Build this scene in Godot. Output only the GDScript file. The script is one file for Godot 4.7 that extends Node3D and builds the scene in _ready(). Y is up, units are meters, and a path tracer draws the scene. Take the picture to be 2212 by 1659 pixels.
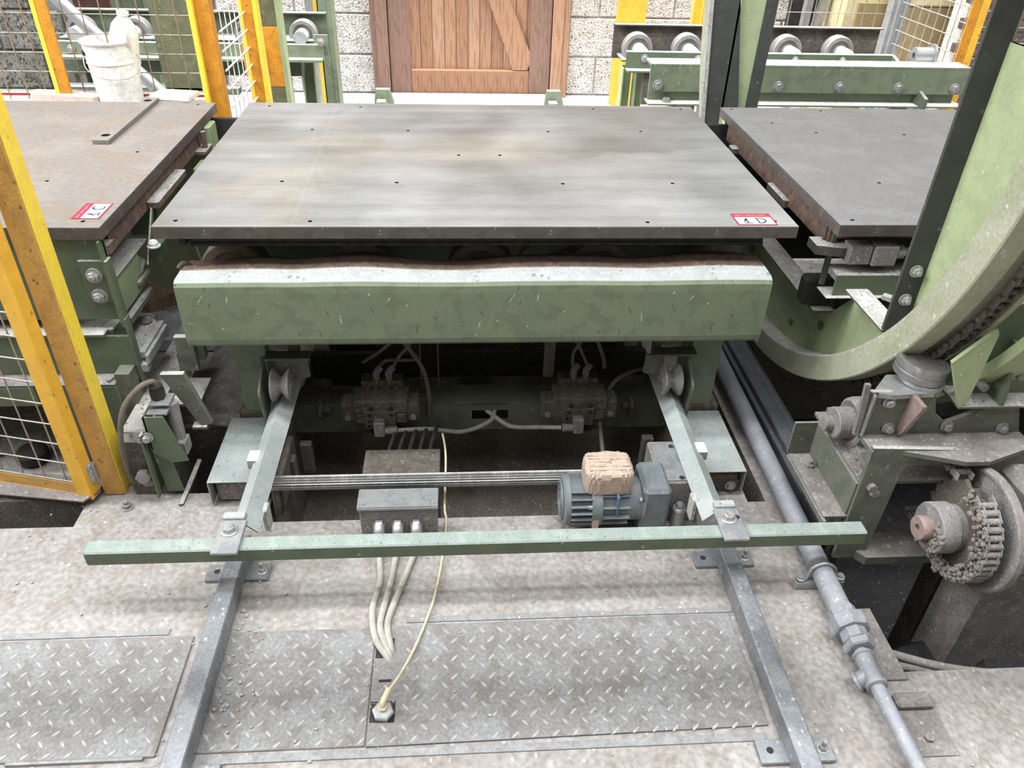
extends Node3D
# Brick-press handling line: steel roller tables, a tilting ring, guards and conveyors in an old workshop.
# World: x right, y up, floor at y = 0; "d" is the distance in front of the photographer, z = -d.

var M := {}
var rng := RandomNumberGenerator.new()
var m: MB
var used := {}

class MB:
	var v := PackedVector3Array()
	var n := PackedVector3Array()
	var x := Transform3D.IDENTITY
	var thr := 0.7

	func tri(a: Vector3, b: Vector3, c: Vector3, na: Vector3, nb: Vector3, nc: Vector3) -> void:
		var f := (b - a).cross(c - a)
		if f.length_squared() < 1e-18:
			return
		if f.dot(na + nb + nc) > 0.0:
			v.append_array([x * a, x * c, x * b])
			n.append_array([x.basis * na, x.basis * nc, x.basis * nb])
		else:
			v.append_array([x * a, x * b, x * c])
			n.append_array([x.basis * na, x.basis * nb, x.basis * nc])

	func quad(a: Vector3, b: Vector3, c: Vector3, d: Vector3, nn: Vector3) -> void:
		tri(a, b, c, nn, nn, nn)
		tri(a, c, d, nn, nn, nn)

	# box from ranges: x0..x1, y0..y1, d0..d1 with chamfered edges
	func B(x0: float, x1: float, y0: float, y1: float, d0: float, d1: float, c := 0.002) -> void:
		box(Vector3((x0 + x1) / 2, (y0 + y1) / 2, -(d0 + d1) / 2), Vector3(absf(x1 - x0), absf(y1 - y0), absf(d1 - d0)), c)

	func box(o: Vector3, s: Vector3, c := 0.002, r := Basis.IDENTITY) -> void:
		var h := s / 2
		c = minf(c, minf(h.x, minf(h.y, h.z)) * 0.9)
		var ax := [r.x, r.y, r.z]
		var hh := [h.x, h.y, h.z]
		for i in 3:
			var j := (i + 1) % 3
			var k := (i + 2) % 3
			for s1: float in [-1.0, 1.0]:
				var f: Vector3 = o + ax[i] * (s1 * hh[i])
				var ju: Vector3 = ax[j] * (hh[j] - c)
				var ku: Vector3 = ax[k] * (hh[k] - c)
				quad(f - ju - ku, f + ju - ku, f + ju + ku, f - ju + ku, ax[i] * s1)
				for s2: float in [-1.0, 1.0]:
					var g: Vector3 = o + ax[j] * (s2 * hh[j])
					var p: Vector3 = f + ju * s2
					var q: Vector3 = g + ax[i] * (s1 * (hh[i] - c))
					quad(p - ku, p + ku, q + ku, q - ku, (ax[i] * s1 + ax[j] * s2).normalized())
		if c > 0.0:
			for sx: float in [-1.0, 1.0]:
				for sy: float in [-1.0, 1.0]:
					for sz: float in [-1.0, 1.0]:
						var e: Vector3 = ax[0] * sx * hh[0] + ax[1] * sy * hh[1] + ax[2] * sz * hh[2]
						var i0: Vector3 = ax[0] * sx * c
						var i1: Vector3 = ax[1] * sy * c
						var i2: Vector3 = ax[2] * sz * c
						var nn: Vector3 = (ax[0] * sx + ax[1] * sy + ax[2] * sz).normalized()
						tri(o + e - i1 - i2, o + e - i0 - i2, o + e - i0 - i1, nn, nn, nn)

	# surface of revolution: prof holds (radius, height along dir)
	func lathe(a: Vector3, dir: Vector3, prof: Array, k := 24, flat := false, turn := 0.0) -> void:
		var w := dir.normalized()
		var u := w.cross(Vector3.UP if absf(w.y) < 0.9 else Vector3.RIGHT).normalized()
		var t := w.cross(u)
		for i in prof.size() - 1:
			var p0: Vector2 = prof[i]
			var p1: Vector2 = prof[i + 1]
			var e := p1 - p0
			if e.length() < 1e-7:
				continue
			var nr := e.y
			var nh := -e.x
			for j in k:
				var a0 := TAU * j / k + turn
				var a1 := TAU * (j + 1) / k + turn
				var r0 := u * cos(a0) + t * sin(a0)
				var r1 := u * cos(a1) + t * sin(a1)
				var n0 := (r0 * nr + w * nh).normalized()
				var n1 := (r1 * nr + w * nh).normalized()
				if flat:
					n0 = ((r0 + r1).normalized() * nr + w * nh).normalized()
					n1 = n0
				var q00 := a + r0 * p0.x + w * p0.y
				var q10 := a + r1 * p0.x + w * p0.y
				var q01 := a + r0 * p1.x + w * p1.y
				var q11 := a + r1 * p1.x + w * p1.y
				tri(q00, q10, q11, n0, n1, n1)
				tri(q00, q11, q01, n0, n1, n0)

	func cyl(a: Vector3, b: Vector3, r: float, k := 20, c := 0.0015) -> void:
		var l := a.distance_to(b)
		c = minf(c, minf(r, l) * 0.4)
		lathe(a, b - a, [Vector2(0, 0), Vector2(r - c, 0), Vector2(r, c), Vector2(r, l - c), Vector2(r - c, l), Vector2(0, l)], k)

	func pipe(a: Vector3, b: Vector3, r: float, ri: float, k := 28) -> void:
		var l := a.distance_to(b)
		lathe(a, b - a, [Vector2(ri, l), Vector2(ri, 0), Vector2(r - 0.001, 0), Vector2(r, 0.001), Vector2(r, l - 0.001), Vector2(r - 0.001, l), Vector2(ri, l)], k)

	func tube(pts: Array, r: float, k := 10, smooth := 6) -> void:
		var p: Array[Vector3] = []
		for i in pts.size() - 1:
			var p0: Vector3 = pts[maxi(i - 1, 0)]
			var p1: Vector3 = pts[i]
			var p2: Vector3 = pts[i + 1]
			var p3: Vector3 = pts[mini(i + 2, pts.size() - 1)]
			for s in smooth:
				p.append(p1.cubic_interpolate(p2, p0, p3, float(s) / smooth))
		p.append(pts[pts.size() - 1])
		var u := Vector3.ZERO
		var rings := []
		var norms := []
		for i in p.size():
			var w := (p[mini(i + 1, p.size() - 1)] - p[maxi(i - 1, 0)]).normalized()
			if i == 0:
				u = w.cross(Vector3.UP if absf(w.y) < 0.9 else Vector3.RIGHT).normalized()
			u = (u - w * u.dot(w)).normalized()
			var t := w.cross(u)
			var rr := PackedVector3Array()
			var nn := PackedVector3Array()
			for j in k:
				var q := u * cos(TAU * j / k) + t * sin(TAU * j / k)
				rr.append(p[i] + q * r)
				nn.append(q)
			rings.append(rr)
			norms.append(nn)
		for i in p.size() - 1:
			for j in k:
				var j1 := (j + 1) % k
				tri(rings[i][j], rings[i][j1], rings[i + 1][j1], norms[i][j], norms[i][j1], norms[i + 1][j1])
				tri(rings[i][j], rings[i + 1][j1], rings[i + 1][j], norms[i][j], norms[i + 1][j1], norms[i + 1][j])
		for e in [0, p.size() - 1]:
			var w := (p[1] - p[0]).normalized() * -1.0 if e == 0 else (p[e] - p[e - 1]).normalized()
			for j in k:
				tri(p[e], rings[e][j], rings[e][(j + 1) % k], w, w, w)

	# flat outline (u, w plane from o) given the thickness vector th
	func prism(poly: PackedVector2Array, o: Vector3, u: Vector3, w: Vector3, th: Vector3) -> void:
		var ix := Geometry2D.triangulate_polygon(poly)
		var nn := th.normalized()
		for i in range(0, ix.size(), 3):
			var a := o + u * poly[ix[i]].x + w * poly[ix[i]].y
			var b := o + u * poly[ix[i + 1]].x + w * poly[ix[i + 1]].y
			var c := o + u * poly[ix[i + 2]].x + w * poly[ix[i + 2]].y
			tri(a, b, c, -nn, -nn, -nn)
			tri(a + th, b + th, c + th, nn, nn, nn)
		var area := 0.0
		for i in poly.size():
			area += poly[i].cross(poly[(i + 1) % poly.size()])
		for i in poly.size():
			var p := poly[i]
			var q := poly[(i + 1) % poly.size()]
			var e := q - p
			var out := Vector2(e.y, -e.x).normalized() * signf(area)
			var a := o + u * p.x + w * p.y
			var b := o + u * q.x + w * q.y
			quad(a, b, b + th, a + th, (u * out.x + w * out.y).normalized())

	# plate in the x-y plane at distance d (thickness towards the back), or in the d-y plane at x
	func plate_xy(pts: Array, d: float, th: float) -> void:
		prism(PackedVector2Array(pts), Vector3(0, 0, -d), Vector3.RIGHT, Vector3.UP, Vector3(0, 0, -th))

	func plate_dy(pts: Array, px: float, th: float) -> void:
		prism(PackedVector2Array(pts), Vector3(px, 0, 0), Vector3.FORWARD, Vector3.UP, Vector3(th, 0, 0))

	func plate_xd(pts: Array, y: float, th: float) -> void:
		prism(PackedVector2Array(pts), Vector3(0, y, 0), Vector3.RIGHT, Vector3.FORWARD, Vector3(0, -th, 0))

	func hexbolt(p: Vector3, dir: Vector3, r: float, h: float, washer := true, stud := 0.0) -> void:
		var w := dir.normalized()
		if washer:
			lathe(p, w, [Vector2(r * 1.45, 0), Vector2(r * 1.45, r * 0.2), Vector2(r * 1.3, r * 0.28), Vector2(0, r * 0.28)], 20)
		var q := p + w * (r * 0.28 if washer else 0.0)
		lathe(q, w, [Vector2(r, 0), Vector2(r, h * 0.85), Vector2(r * 0.86, h), Vector2(0, h)], 6, true, 0.3)
		if stud > 0.0:
			lathe(q + w * h, w, [Vector2(r * 0.55, 0), Vector2(r * 0.55, stud * 0.85), Vector2(r * 0.42, stud), Vector2(0, stud)], 14)

	func mesh(origin: Vector3, top: bool) -> ArrayMesh:
		var a := ArrayMesh.new()
		var sets := [[PackedVector3Array(), PackedVector3Array()], [PackedVector3Array(), PackedVector3Array()]]
		for i in range(0, v.size(), 3):
			var up := top and (n[i] + n[i + 1] + n[i + 2]).y > 3.0 * thr
			var s: Array = sets[1 if up else 0]
			for k in 3:
				s[0].append(v[i + k] - origin)
				s[1].append(n[i + k])
		for s: Array in sets:
			var arr := []
			arr.resize(Mesh.ARRAY_MAX)
			arr[Mesh.ARRAY_VERTEX] = s[0]
			arr[Mesh.ARRAY_NORMAL] = s[1]
			if s[0].size() > 0:
				a.add_surface_from_arrays(Mesh.PRIMITIVE_TRIANGLES, arr)
		return a


func V(x: float, y: float, d: float) -> Vector3:
	return Vector3(x, y, -d)

func P2(a: Array) -> Array:
	var r := []
	for i in range(0, a.size(), 2):
		r.append(Vector2(a[i], a[i + 1]))
	return r

func new_m() -> MB:
	m = MB.new()
	return m

func numbered(called: String) -> String:
	var k: int = used.get(called, 0)
	used[called] = k + 1
	return called if k == 0 else "%s_%03d" % [called, k]

func thing(called: String, label: String, category: String, at := Vector3.ZERO, group := "") -> Node3D:
	var o := Node3D.new()
	o.name = numbered(called)
	add_child(o, true)
	o.position = at
	o.set_meta("label", label)
	o.set_meta("category", category)
	if group != "":
		o.set_meta("group", group)
	return o

# commits what m has gathered as one named mesh under parent; faces that look up wear mat_top (the settled dust) when given
func out(called: String, parent: Node3D, mat: Material, mat_top: Material = null, label := "") -> MeshInstance3D:
	var o := MeshInstance3D.new()
	o.name = called if parent != self else numbered(called)
	var org := Vector3.ZERO
	var p: Node3D = parent
	while p != self and p != null:
		org += p.position
		p = p.get_parent() as Node3D
	var am := m.mesh(org, mat_top != null)
	o.mesh = am
	var k := 0
	for i in m.v.size():
		if i % 3 == 0 and not (mat_top != null and (m.n[i] + m.n[i + 1] + m.n[i + 2]).y > 3.0 * m.thr):
			k = 1
			break
	if am.get_surface_count() == 2:
		o.set_surface_override_material(0, mat)
		o.set_surface_override_material(1, mat_top)
	elif am.get_surface_count() == 1:
		o.set_surface_override_material(0, mat if k == 1 else mat_top)
	if label != "":
		o.set_meta("label", label)
	parent.add_child(o, true)
	m = MB.new()
	return o

func single(called: String, label: String, category: String, mat: Material, mat_top: Material = null, group := "") -> MeshInstance3D:
	var o := out(called, self, mat, mat_top, label)
	o.set_meta("category", category)
	if group != "":
		o.set_meta("group", group)
	return o

func struct(called: String, mat: Material, mat_top: Material = null) -> MeshInstance3D:
	var o := out(called, self, mat, mat_top)
	o.set_meta("kind", "structure")
	return o

# ---------------------------------------------------------------- materials
var nf := {}

func noise(key: String, freq: float, oct := 4, seed_ := 1) -> PackedByteArray:
	if not nf.has(key):
		var f := FastNoiseLite.new()
		f.seed = seed_
		f.noise_type = FastNoiseLite.TYPE_SIMPLEX_SMOOTH
		f.frequency = freq
		f.fractal_octaves = oct
		var im := f.get_seamless_image(512, 512)
		im.convert(Image.FORMAT_L8)
		nf[key] = im.get_data()
	return nf[key]

func S(h: String) -> Color:
	return Color.html(h)

# colour texture: base, second colour in large blotches, third in small patches, grain, dots
func tex(base: Color, c2: Color, a2: float, c3: Color, a3: float, grain: float, dots := 0, dot_col := Color.WHITE, shift := 0 , size := 256, lines := 0) -> ImageTexture:
	var lo := noise("lo", 0.007, 4, 3)
	var mid := noise("mid", 0.02, 5, 7)
	var hi := noise("hi", 0.12, 3, 11)
	var d := PackedByteArray()
	d.resize(size * size * 3)
	var k := 0
	var st := 512 / size
	for y in size:
		var ys := (y * st + shift * 4) & 511
		for x in size:
			var i := (ys << 9) | ((x * st + shift) & 511)
			var n1 := clampf((lo[i] - 118.0) / 60.0, 0.0, 1.0) * a2
			var n2 := clampf((mid[((i + 70000) & 262143)] - 135.0) / 40.0, 0.0, 1.0) * a3
			var g := 1.0 + (hi[i] - 127.0) / 128.0 * grain
			var r := lerpf(lerpf(base.r, c2.r, n1), c3.r, n2) * g
			var gg := lerpf(lerpf(base.g, c2.g, n1), c3.g, n2) * g
			var b := lerpf(lerpf(base.b, c2.b, n1), c3.b, n2) * g
			d[k] = int(clampf(r, 0, 1) * 255.0)
			d[k + 1] = int(clampf(gg, 0, 1) * 255.0)
			d[k + 2] = int(clampf(b, 0, 1) * 255.0)
			k += 3
	var im := Image.create_from_data(size, size, false, Image.FORMAT_RGB8, d)
	var rg := RandomNumberGenerator.new()
	rg.seed = 77 + shift
	for i in dots:
		var w := rg.randi_range(1, 3)
		im.fill_rect(Rect2i(rg.randi_range(0, size - 6), rg.randi_range(0, size - 6), w, rg.randi_range(1, 4)), dot_col)
	if lines > 0:
		for i in lines:
			var p := Vector2(rg.randf_range(20, size - 40), rg.randf_range(20, size - 40))
			var dir := Vector2.from_angle(rg.randf_range(0.9, 2.2)) * rg.randf_range(2.0, 22.0)
			for q in 24:
				im.fill_rect(Rect2i(int(p.x + dir.x * q / 23.0), int(p.y + dir.y * q / 23.0), 1 + int(rg.randf() * 1.4), 1), dot_col if i % 3 == 0 else base.darkened(0.35))
	im.generate_mipmaps()
	return ImageTexture.create_from_image(im)

func mat(t: Texture2D, scale: Vector3, rough: float, metal := 0.0, spec := 0.5, world := true) -> StandardMaterial3D:
	var s := StandardMaterial3D.new()
	s.albedo_texture = t
	s.roughness = rough
	s.metallic = metal
	s.metallic_specular = spec
	s.uv1_triplanar = true
	s.uv1_world_triplanar = world
	s.uv1_scale = scale
	return s

func plain(c: Color, rough := 0.8, metal := 0.0) -> StandardMaterial3D:
	var s := StandardMaterial3D.new()
	s.albedo_color = c
	s.roughness = rough
	s.metallic = metal
	return s

func relief(s: StandardMaterial3D, key: String, amount: float, freq := 0.05) -> void:
	var d := noise(key, freq, 4, 21)
	var im := Image.create_from_data(512, 512, false, Image.FORMAT_L8, d.duplicate())
	im.convert(Image.FORMAT_RGBA8)
	im.bump_map_to_normal_map(amount)
	im.generate_mipmaps()
	s.normal_enabled = true
	s.normal_texture = ImageTexture.create_from_image(im)

# the centre table's top: brushed along x, with rub marks, worm-like scale marks and two scored lines
func table_tex() -> ImageTexture:
	var n := 1024
	var lo := noise("lo", 0.007, 4, 3)
	var mid := noise("mid", 0.02, 5, 7)
	var hi := noise("hi", 0.12, 3, 11)
	var d := PackedByteArray()
	d.resize(n * n * 3)
	var k := 0
	for j in n:
		for i in n:
			# position on the table for this texel (one repeat is 2.222 m)
			var wx := (i / float(n) - 0.5) / 0.45
			var wd := (1.75 - j / float(n)) / 0.45
			var ii := ((j >> 1) << 9) | (i >> 1)
			var streak := hi[(((j * 3) & 511) << 9) | ((i >> 3) & 511)] - 127.0
			var s2 := mid[(((j) & 511) << 9) | ((i >> 4) & 511)] - 127.0
			var v := 0.47 + streak * 0.00035 + s2 * 0.0003 + (lo[ii] - 127.0) * 0.0006
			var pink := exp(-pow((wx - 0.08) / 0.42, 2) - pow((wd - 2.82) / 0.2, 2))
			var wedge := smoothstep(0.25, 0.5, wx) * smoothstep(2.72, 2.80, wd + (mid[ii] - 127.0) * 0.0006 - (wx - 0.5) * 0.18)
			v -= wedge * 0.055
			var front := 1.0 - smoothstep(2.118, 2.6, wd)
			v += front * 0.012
			if absf(wx + 0.50 + (wd - 2.7) * 0.02) < 0.004 or absf(wx - 0.70) < 0.003 or absf(wx - 0.62) < 0.002:
				v += 0.02
			if wx > -0.56 and wx < -0.44:
				v += 0.008 * (hi[ii] - 110.0) / 50.0
			# squiggles: contour lines of the mid noise, in patches
			var worm := mid[((j & 511) << 9) | (i & 511)]
			if absf(worm - 131.0) < 2.2 and lo[((ii + 40000) & 262143)] > 128:
				v -= 0.045
			elif absf(worm - 138.0) < 1.6 and lo[((ii + 90000) & 262143)] > 132:
				v += 0.03
			var brown := clampf((lo[((ii + 150000) & 262143)] - 138.0) / 40.0, 0.0, 1.0) * 0.5 * smoothstep(0.4, -0.6, wx) + pink * 0.7
			d[k] = int(clampf(v + brown * 0.02, 0, 1) * 255.0)
			d[k + 1] = int(clampf(v - 0.006 - brown * 0.012, 0, 1) * 255.0)
			d[k + 2] = int(clampf(v - 0.014 - brown * 0.05, 0, 1) * 255.0)
			k += 3
	var im := Image.create_from_data(n, n, false, Image.FORMAT_RGB8, d)
	im.generate_mipmaps()
	return ImageTexture.create_from_image(im)

func materials() -> void:
	var one := Vector3.ONE
	M.green = mat(tex(S("767f66"), S("707b65"), 0.7, S("5b6150"), 0.35, 0.05, 40, S("b8bda8"), 0, 512, 70), one * 1.1, 0.55)
	M.green_d = mat(tex(S("5c6850"), S("525f4c"), 0.8, S("6a6656"), 0.5, 0.08, 40, S("8d9280"), 40), one * 1.3, 0.6)
	M.green_l = mat(tex(S("a0aa82"), S("94a07a"), 0.8, S("8a8e70"), 0.3, 0.05, 100, S("c6cba6"), 90, 512), one * 1.2, 0.5)
	M.green_g = mat(tex(S("626557"), S("585c50"), 0.9, S("716e64"), 0.6, 0.1, 80, S("8c897f"), 44), one * 1.5, 0.7)
	M.strip_ = mat(tex(S("8b8a89"), S("979695"), 0.8, S("7d7a77"), 0.6, 0.12, 80, S("b5b3b0"), 365), one * 2.0, 0.45, 0.2)
	M.rail_d = mat(tex(S("5c5f63"), S("535559"), 0.9, S("686867"), 0.6, 0.1, 150, S("8c8b89"), 14), one * 1.5, 0.5, 0.1)
	M.mortar_d = mat(tex(S("6d6b63"), S("63615a"), 0.9, S("585650"), 0.6, 0.2, 300, S("48463f"), 7), one * 1.2, 1.0)
	M.dust_g = mat(tex(S("828a83"), S("8d958e"), 0.9, S("77867b"), 0.6, 0.08, 160, S("6b706b"), 135), one * 2.0, 0.55)
	M.flange = mat(tex(S("3f403c"), S("393a36"), 0.8, S("4b4b46"), 0.4, 0.08, 40, S("66665f"), 40), one * 1.3, 0.7)  # near-black tone carries the shade on the ring flanges
	M.rim = mat(tex(S("a3a48c"), S("979a80"), 0.8, S("aeab9b"), 0.5, 0.1, 120, S("c6c4b4"), 96), one * 1.2, 0.6)
	M.green_p = mat(tex(S("9a9f9c"), S("a5a9a6"), 0.9, S("8f9b92"), 0.6, 0.08, 160, S("757d78"), 130), one * 2.0, 0.55)
	M.dust = mat(tex(S("a8a59f"), S("98948d"), 0.8, S("b6b5b1"), 0.6, 0.14, 700, S("75716a"), 170), one * 1.6, 0.9)
	M.dust_w = mat(tex(S("999a97"), S("8f908d"), 0.8, S("a3a6a3"), 0.6, 0.08, 160, S("6c6a67"), 200), one * 1.4, 0.8)
	M.dust_b = mat(tex(S("7d7772"), S("706a65"), 0.9, S("8a8580"), 0.6, 0.14, 500, S("9a9590"), 230), one * 1.4, 0.95)
	M.pit_dark = mat(tex(S("323131"), S("2c2b2c"), 0.9, S("3b3939"), 0.6, 0.3, 200, S("5b5856"), 260), one * 1.3, 1.0)  # near-black colour stands in for deep shade in the pits
	M.pitwall = mat(tex(S("706860"), S("645d56"), 0.9, S("7b726b"), 0.6, 0.25, 300, S("8f8780"), 262), one * 1.3, 1.0)
	M.dirt = mat(tex(S("6d665f"), S("605953"), 0.9, S("7a726a"), 0.6, 0.3, 300, S("97908a"), 260), one * 1.3, 1.0)
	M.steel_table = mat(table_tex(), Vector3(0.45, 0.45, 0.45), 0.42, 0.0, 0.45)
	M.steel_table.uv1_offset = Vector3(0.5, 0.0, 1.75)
	M.steel_rust = mat(tex(S("7a736d"), S("827b74"), 0.8, S("7d6d5f"), 0.5, 0.07, 80, S("8a847e"), 340, 512), Vector3(0.5, 0.5, 0.8), 0.6, 0.0, 0.35)
	M.steel_grey = mat(tex(S("706e6d"), S("777574"), 0.8, S("6b6865"), 0.5, 0.07, 100, S("84827f"), 380, 512), Vector3(0.8, 0.8, 1.0), 0.6, 0.0, 0.35)
	M.steel_edge = mat(tex(S("5a534d"), S("514a45"), 0.9, S("6e655d"), 0.3, 0.12, 60, S("8c857b"), 410), one * 2.0, 0.6, 0.0, 0.4)
	M.steel = mat(tex(S("8f8d8b"), S("7f7d7b"), 0.9, S("a09c97"), 0.6, 0.12, 200, S("bdbab6"), 440), one * 2.0, 0.45, 0.5)
	M.rail = mat(tex(S("8e9093"), S("7d7f83"), 0.9, S("9b9a99"), 0.6, 0.1, 250, S("b9b9ba"), 12), one * 1.5, 0.42, 0.55)
	M.rust = mat(tex(S("6b584c"), S("7a6152"), 0.9, S("54463d"), 0.7, 0.25, 200, S("917f70"), 470), one * 2.2, 0.9)
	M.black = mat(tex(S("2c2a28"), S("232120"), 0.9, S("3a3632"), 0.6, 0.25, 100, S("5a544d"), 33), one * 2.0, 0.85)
	M.grime = mat(tex(S("575047"), S("4b453e"), 0.9, S("655d52"), 0.6, 0.25, 300, S("8a8176"), 66), one * 2.4, 0.95)
	M.greydust = mat(tex(S("7f7b77"), S("726e6a"), 0.9, S("8d8985"), 0.6, 0.18, 400, S("a09c98"), 99), one * 2.0, 0.95)
	M.lump = mat(tex(S("7a7169"), S("6a625b"), 0.9, S("8d857c"), 0.6, 0.4, 800, S("a59d94"), 132), one * 5.0, 1.0)
	relief(M.lump, "bump_hi", 5.0, 0.14)
	relief(M.greydust, "bump_hi", 1.5, 0.14)
	M.yellow = mat(tex(S("eab53c"), S("e0aa38"), 0.8, S("cf9a40"), 0.3, 0.06, 60, S("9a7536"), 165), one * 1.5, 0.5)
	M.yellow_w = mat(tex(S("c99a4c"), S("bd8f49"), 0.9, S("a37c48"), 0.4, 0.10, 160, S("7a6040"), 198), one * 1.6, 0.6)
	M.yellow_b = mat(tex(S("ffdc46"), S("fad546"), 0.8, S("ecc452"), 0.4, 0.05, 40, S("c5a040"), 210), one * 1.4, 0.5)
	M.orange = mat(tex(S("cc8a22"), S("bf7f22"), 0.9, S("9c6a2c"), 0.35, 0.12, 120, S("7a552c"), 231), one * 1.6, 0.6)
	M.floor = mat(tex(S("8f8983"), S("99948f"), 0.8, S("827870"), 0.5, 0.13, 500, S("aaa7a3"), 264, 512), one * 0.7, 0.85)
	relief(M.floor, "bump_fl", 2.0, 0.08)
	M.floor_b = mat(tex(S("b4b6ba"), S("c9ccd2"), 0.9, S("9c958c"), 0.5, 0.15, 500, S("7d766f"), 297), one * 0.8, 0.9)
	M.tread = mat(tex(S("7d7a77"), S("878684"), 0.8, S("706863"), 0.6, 0.12, 300, S("989490"), 330, 512), one * 1.2, 0.5, 0.15)
	M.lug = mat(tex(S("bdbcba"), S("c8c7c6"), 0.9, S("a9a5a1"), 0.5, 0.1, 100, S("9c9690"), 363), one * 2.0, 0.3, 0.5)  # bright base tone stands in for reflected highlights on the lugs
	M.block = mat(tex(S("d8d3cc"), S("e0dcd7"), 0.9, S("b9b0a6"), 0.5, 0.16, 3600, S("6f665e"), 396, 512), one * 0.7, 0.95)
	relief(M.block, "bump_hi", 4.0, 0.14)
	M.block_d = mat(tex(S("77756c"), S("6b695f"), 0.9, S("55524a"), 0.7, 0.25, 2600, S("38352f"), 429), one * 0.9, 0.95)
	M.mortar = mat(tex(S("cbc6be"), S("bdb6ad"), 0.9, S("ada59b"), 0.6, 0.2, 800, S("8d857c"), 5), one * 1.2, 1.0)
	M.brick = mat(tex(S("5d4a45"), S("6b5650"), 0.9, S("4a3b37"), 0.7, 0.2, 900, S("8a7a72"), 50), one * 1.2, 0.95)
	for i in 3:
		var b: Color = [S("aa8063"), S("a0765a"), S("b28a6e")][i]
		M["wood%d" % i] = mat(tex(b, b.darkened(0.18), 0.8, b.lightened(0.08), 0.7, 0.12, 25, b.darkened(0.55), 83 + 60 * i, 512), Vector3(9.0, 0.9, 9.0), 0.6, 0.0, 0.4)
	M.wood_f = mat(tex(S("87695a"), S("785c50"), 0.8, S("957868"), 0.7, 0.12, 50, S("5a453c"), 150), Vector3(7.0, 0.8, 7.0), 0.6)
	M.white = mat(tex(S("f0efec"), S("e6e4df"), 0.8, S("bdb6ab"), 0.35, 0.06, 160, S("8d857a"), 480), one * 3.0, 0.5)
	M.plastic = mat(tex(S("e9e6e0"), S("dedad2"), 0.8, S("d0c9bd"), 0.3, 0.03, 0, S("b9b1a5"), 490), one * 3.0, 0.4)
	M.tape = mat(tex(S("b59f8e"), S("a8917f"), 0.8, S("c1ad9e"), 0.6, 0.08, 40, S("8a7668"), 500), one * 6.0, 0.55)
	relief(M.tape, "bump_tp", 2.0, 0.03)
	M.motor = mat(tex(S("656d72"), S("727778"), 0.9, S("7a7873"), 0.6, 0.12, 120, S("9a9894"), 20), one * 3.0, 0.55, 0.0)
	M.motor_b = mat(tex(S("52687b"), S("5f6e7b"), 0.8, S("6b737b"), 0.5, 0.1, 60, S("8c9298"), 28), one * 3.0, 0.5)
	M.cable = mat(tex(S("a29d92"), S("958f84"), 0.9, S("b0aba0"), 0.5, 0.1, 100, S("7a746a"), 60), one * 4.0, 0.6)
	M.cable_b = mat(tex(S("6f655a"), S("63594f"), 0.9, S("7d7266"), 0.5, 0.12, 100, S("4d453d"), 72), one * 4.0, 0.75)
	M.tube = mat(tex(S("c3b896"), S("b3a988"), 0.9, S("d0c8ab"), 0.5, 0.06, 30, S("8c8268"), 76), one * 4.0, 0.45)
	M.pipe = mat(tex(S("93949a"), S("8a8a8e"), 0.9, S("9f9c9a"), 0.6, 0.08, 250, S("b9b5b1"), 110), one * 2.0, 0.5, 0.15)
	M.galv = mat(tex(S("a5a6a4"), S("96979a"), 0.9, S("b4b3b0"), 0.5, 0.08, 80, S("7d7b78"), 140), one * 2.6, 0.4, 0.55)
	M.bolt = mat(tex(S("a9a7a4"), S("94918d"), 0.9, S("bdbab6"), 0.5, 0.1, 60, S("6f6b67"), 180), one * 6.0, 0.4, 0.5)
	M.pinkrust = mat(tex(S("8f7b72"), S("816d65"), 0.9, S("7a6d66"), 0.6, 0.12, 200, S("a89a92"), 220), one * 3.0, 0.7)
	M.rag = mat(tex(S("a28973"), S("93795f"), 0.9, S("b59d88"), 0.6, 0.2, 200, S("6b5a4a"), 250), one * 3.0, 1.0)
	M.plank = mat(tex(S("cdb6a8"), S("bfa597"), 0.9, S("d8c6ba"), 0.6, 0.1, 60, S("9a8274"), 280), one * 3.0, 0.8)
	M.paper = mat(tex(S("e9e4da"), S("ddd6c9"), 0.8, S("cfc5b4"), 0.5, 0.05, 10, S("b0a48f"), 310), one * 3.0, 0.8)
	M.tan = mat(tex(S("97855f"), S("8d7b58"), 0.9, S("a3916b"), 0.5, 0.08, 60, S("6e6044"), 350), one * 1.4, 0.7)
	M.cream = mat(tex(S("d5c9a0"), S("c9bc93"), 0.9, S("b7ab86"), 0.4, 0.06, 60, S("94895f"), 355), one * 1.4, 0.7)
	M.brown = mat(tex(S("6e4d42"), S("62443b"), 0.9, S("7c5a4d"), 0.5, 0.1, 60, S("4b342d"), 358), one * 1.6, 0.7)
	M.olive = mat(tex(S("5f5f44"), S("55563f"), 0.9, S("6c684b"), 0.6, 0.14, 200, S("85805f"), 370), one * 1.6, 0.6)
	M.red = plain(S("a8343c"), 0.6)
	M.dark = plain(S("26231f"), 0.9)
	M.wire = mat(tex(S("b1aca2"), S("a1998d"), 0.9, S("8f8273"), 0.6, 0.1, 100, S("d0cdc6"), 400), one * 4.0, 0.5, 0.4)
	M.wire_r = mat(tex(S("8f7a66"), S("7d6857"), 0.9, S("a08d7a"), 0.6, 0.2, 300, S("5c4a3d"), 405), one * 6.0, 0.8)
	M.roller = mat(tex(S("8b8783"), S("7f7b78"), 0.9, S("98948f"), 0.6, 0.08, 60, S("6a6662"), 420), one * 3.0, 0.5, 0.3)
	M.roller_d = mat(tex(S("857a70"), S("7a7067"), 0.9, S("90857a"), 0.6, 0.12, 100, S("b0a89e"), 425), one * 3.0, 0.6)
	M.plaster = plain(S("86837d"), 0.95)
	M.roof = plain(S("6d6e6f"), 0.9)

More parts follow.
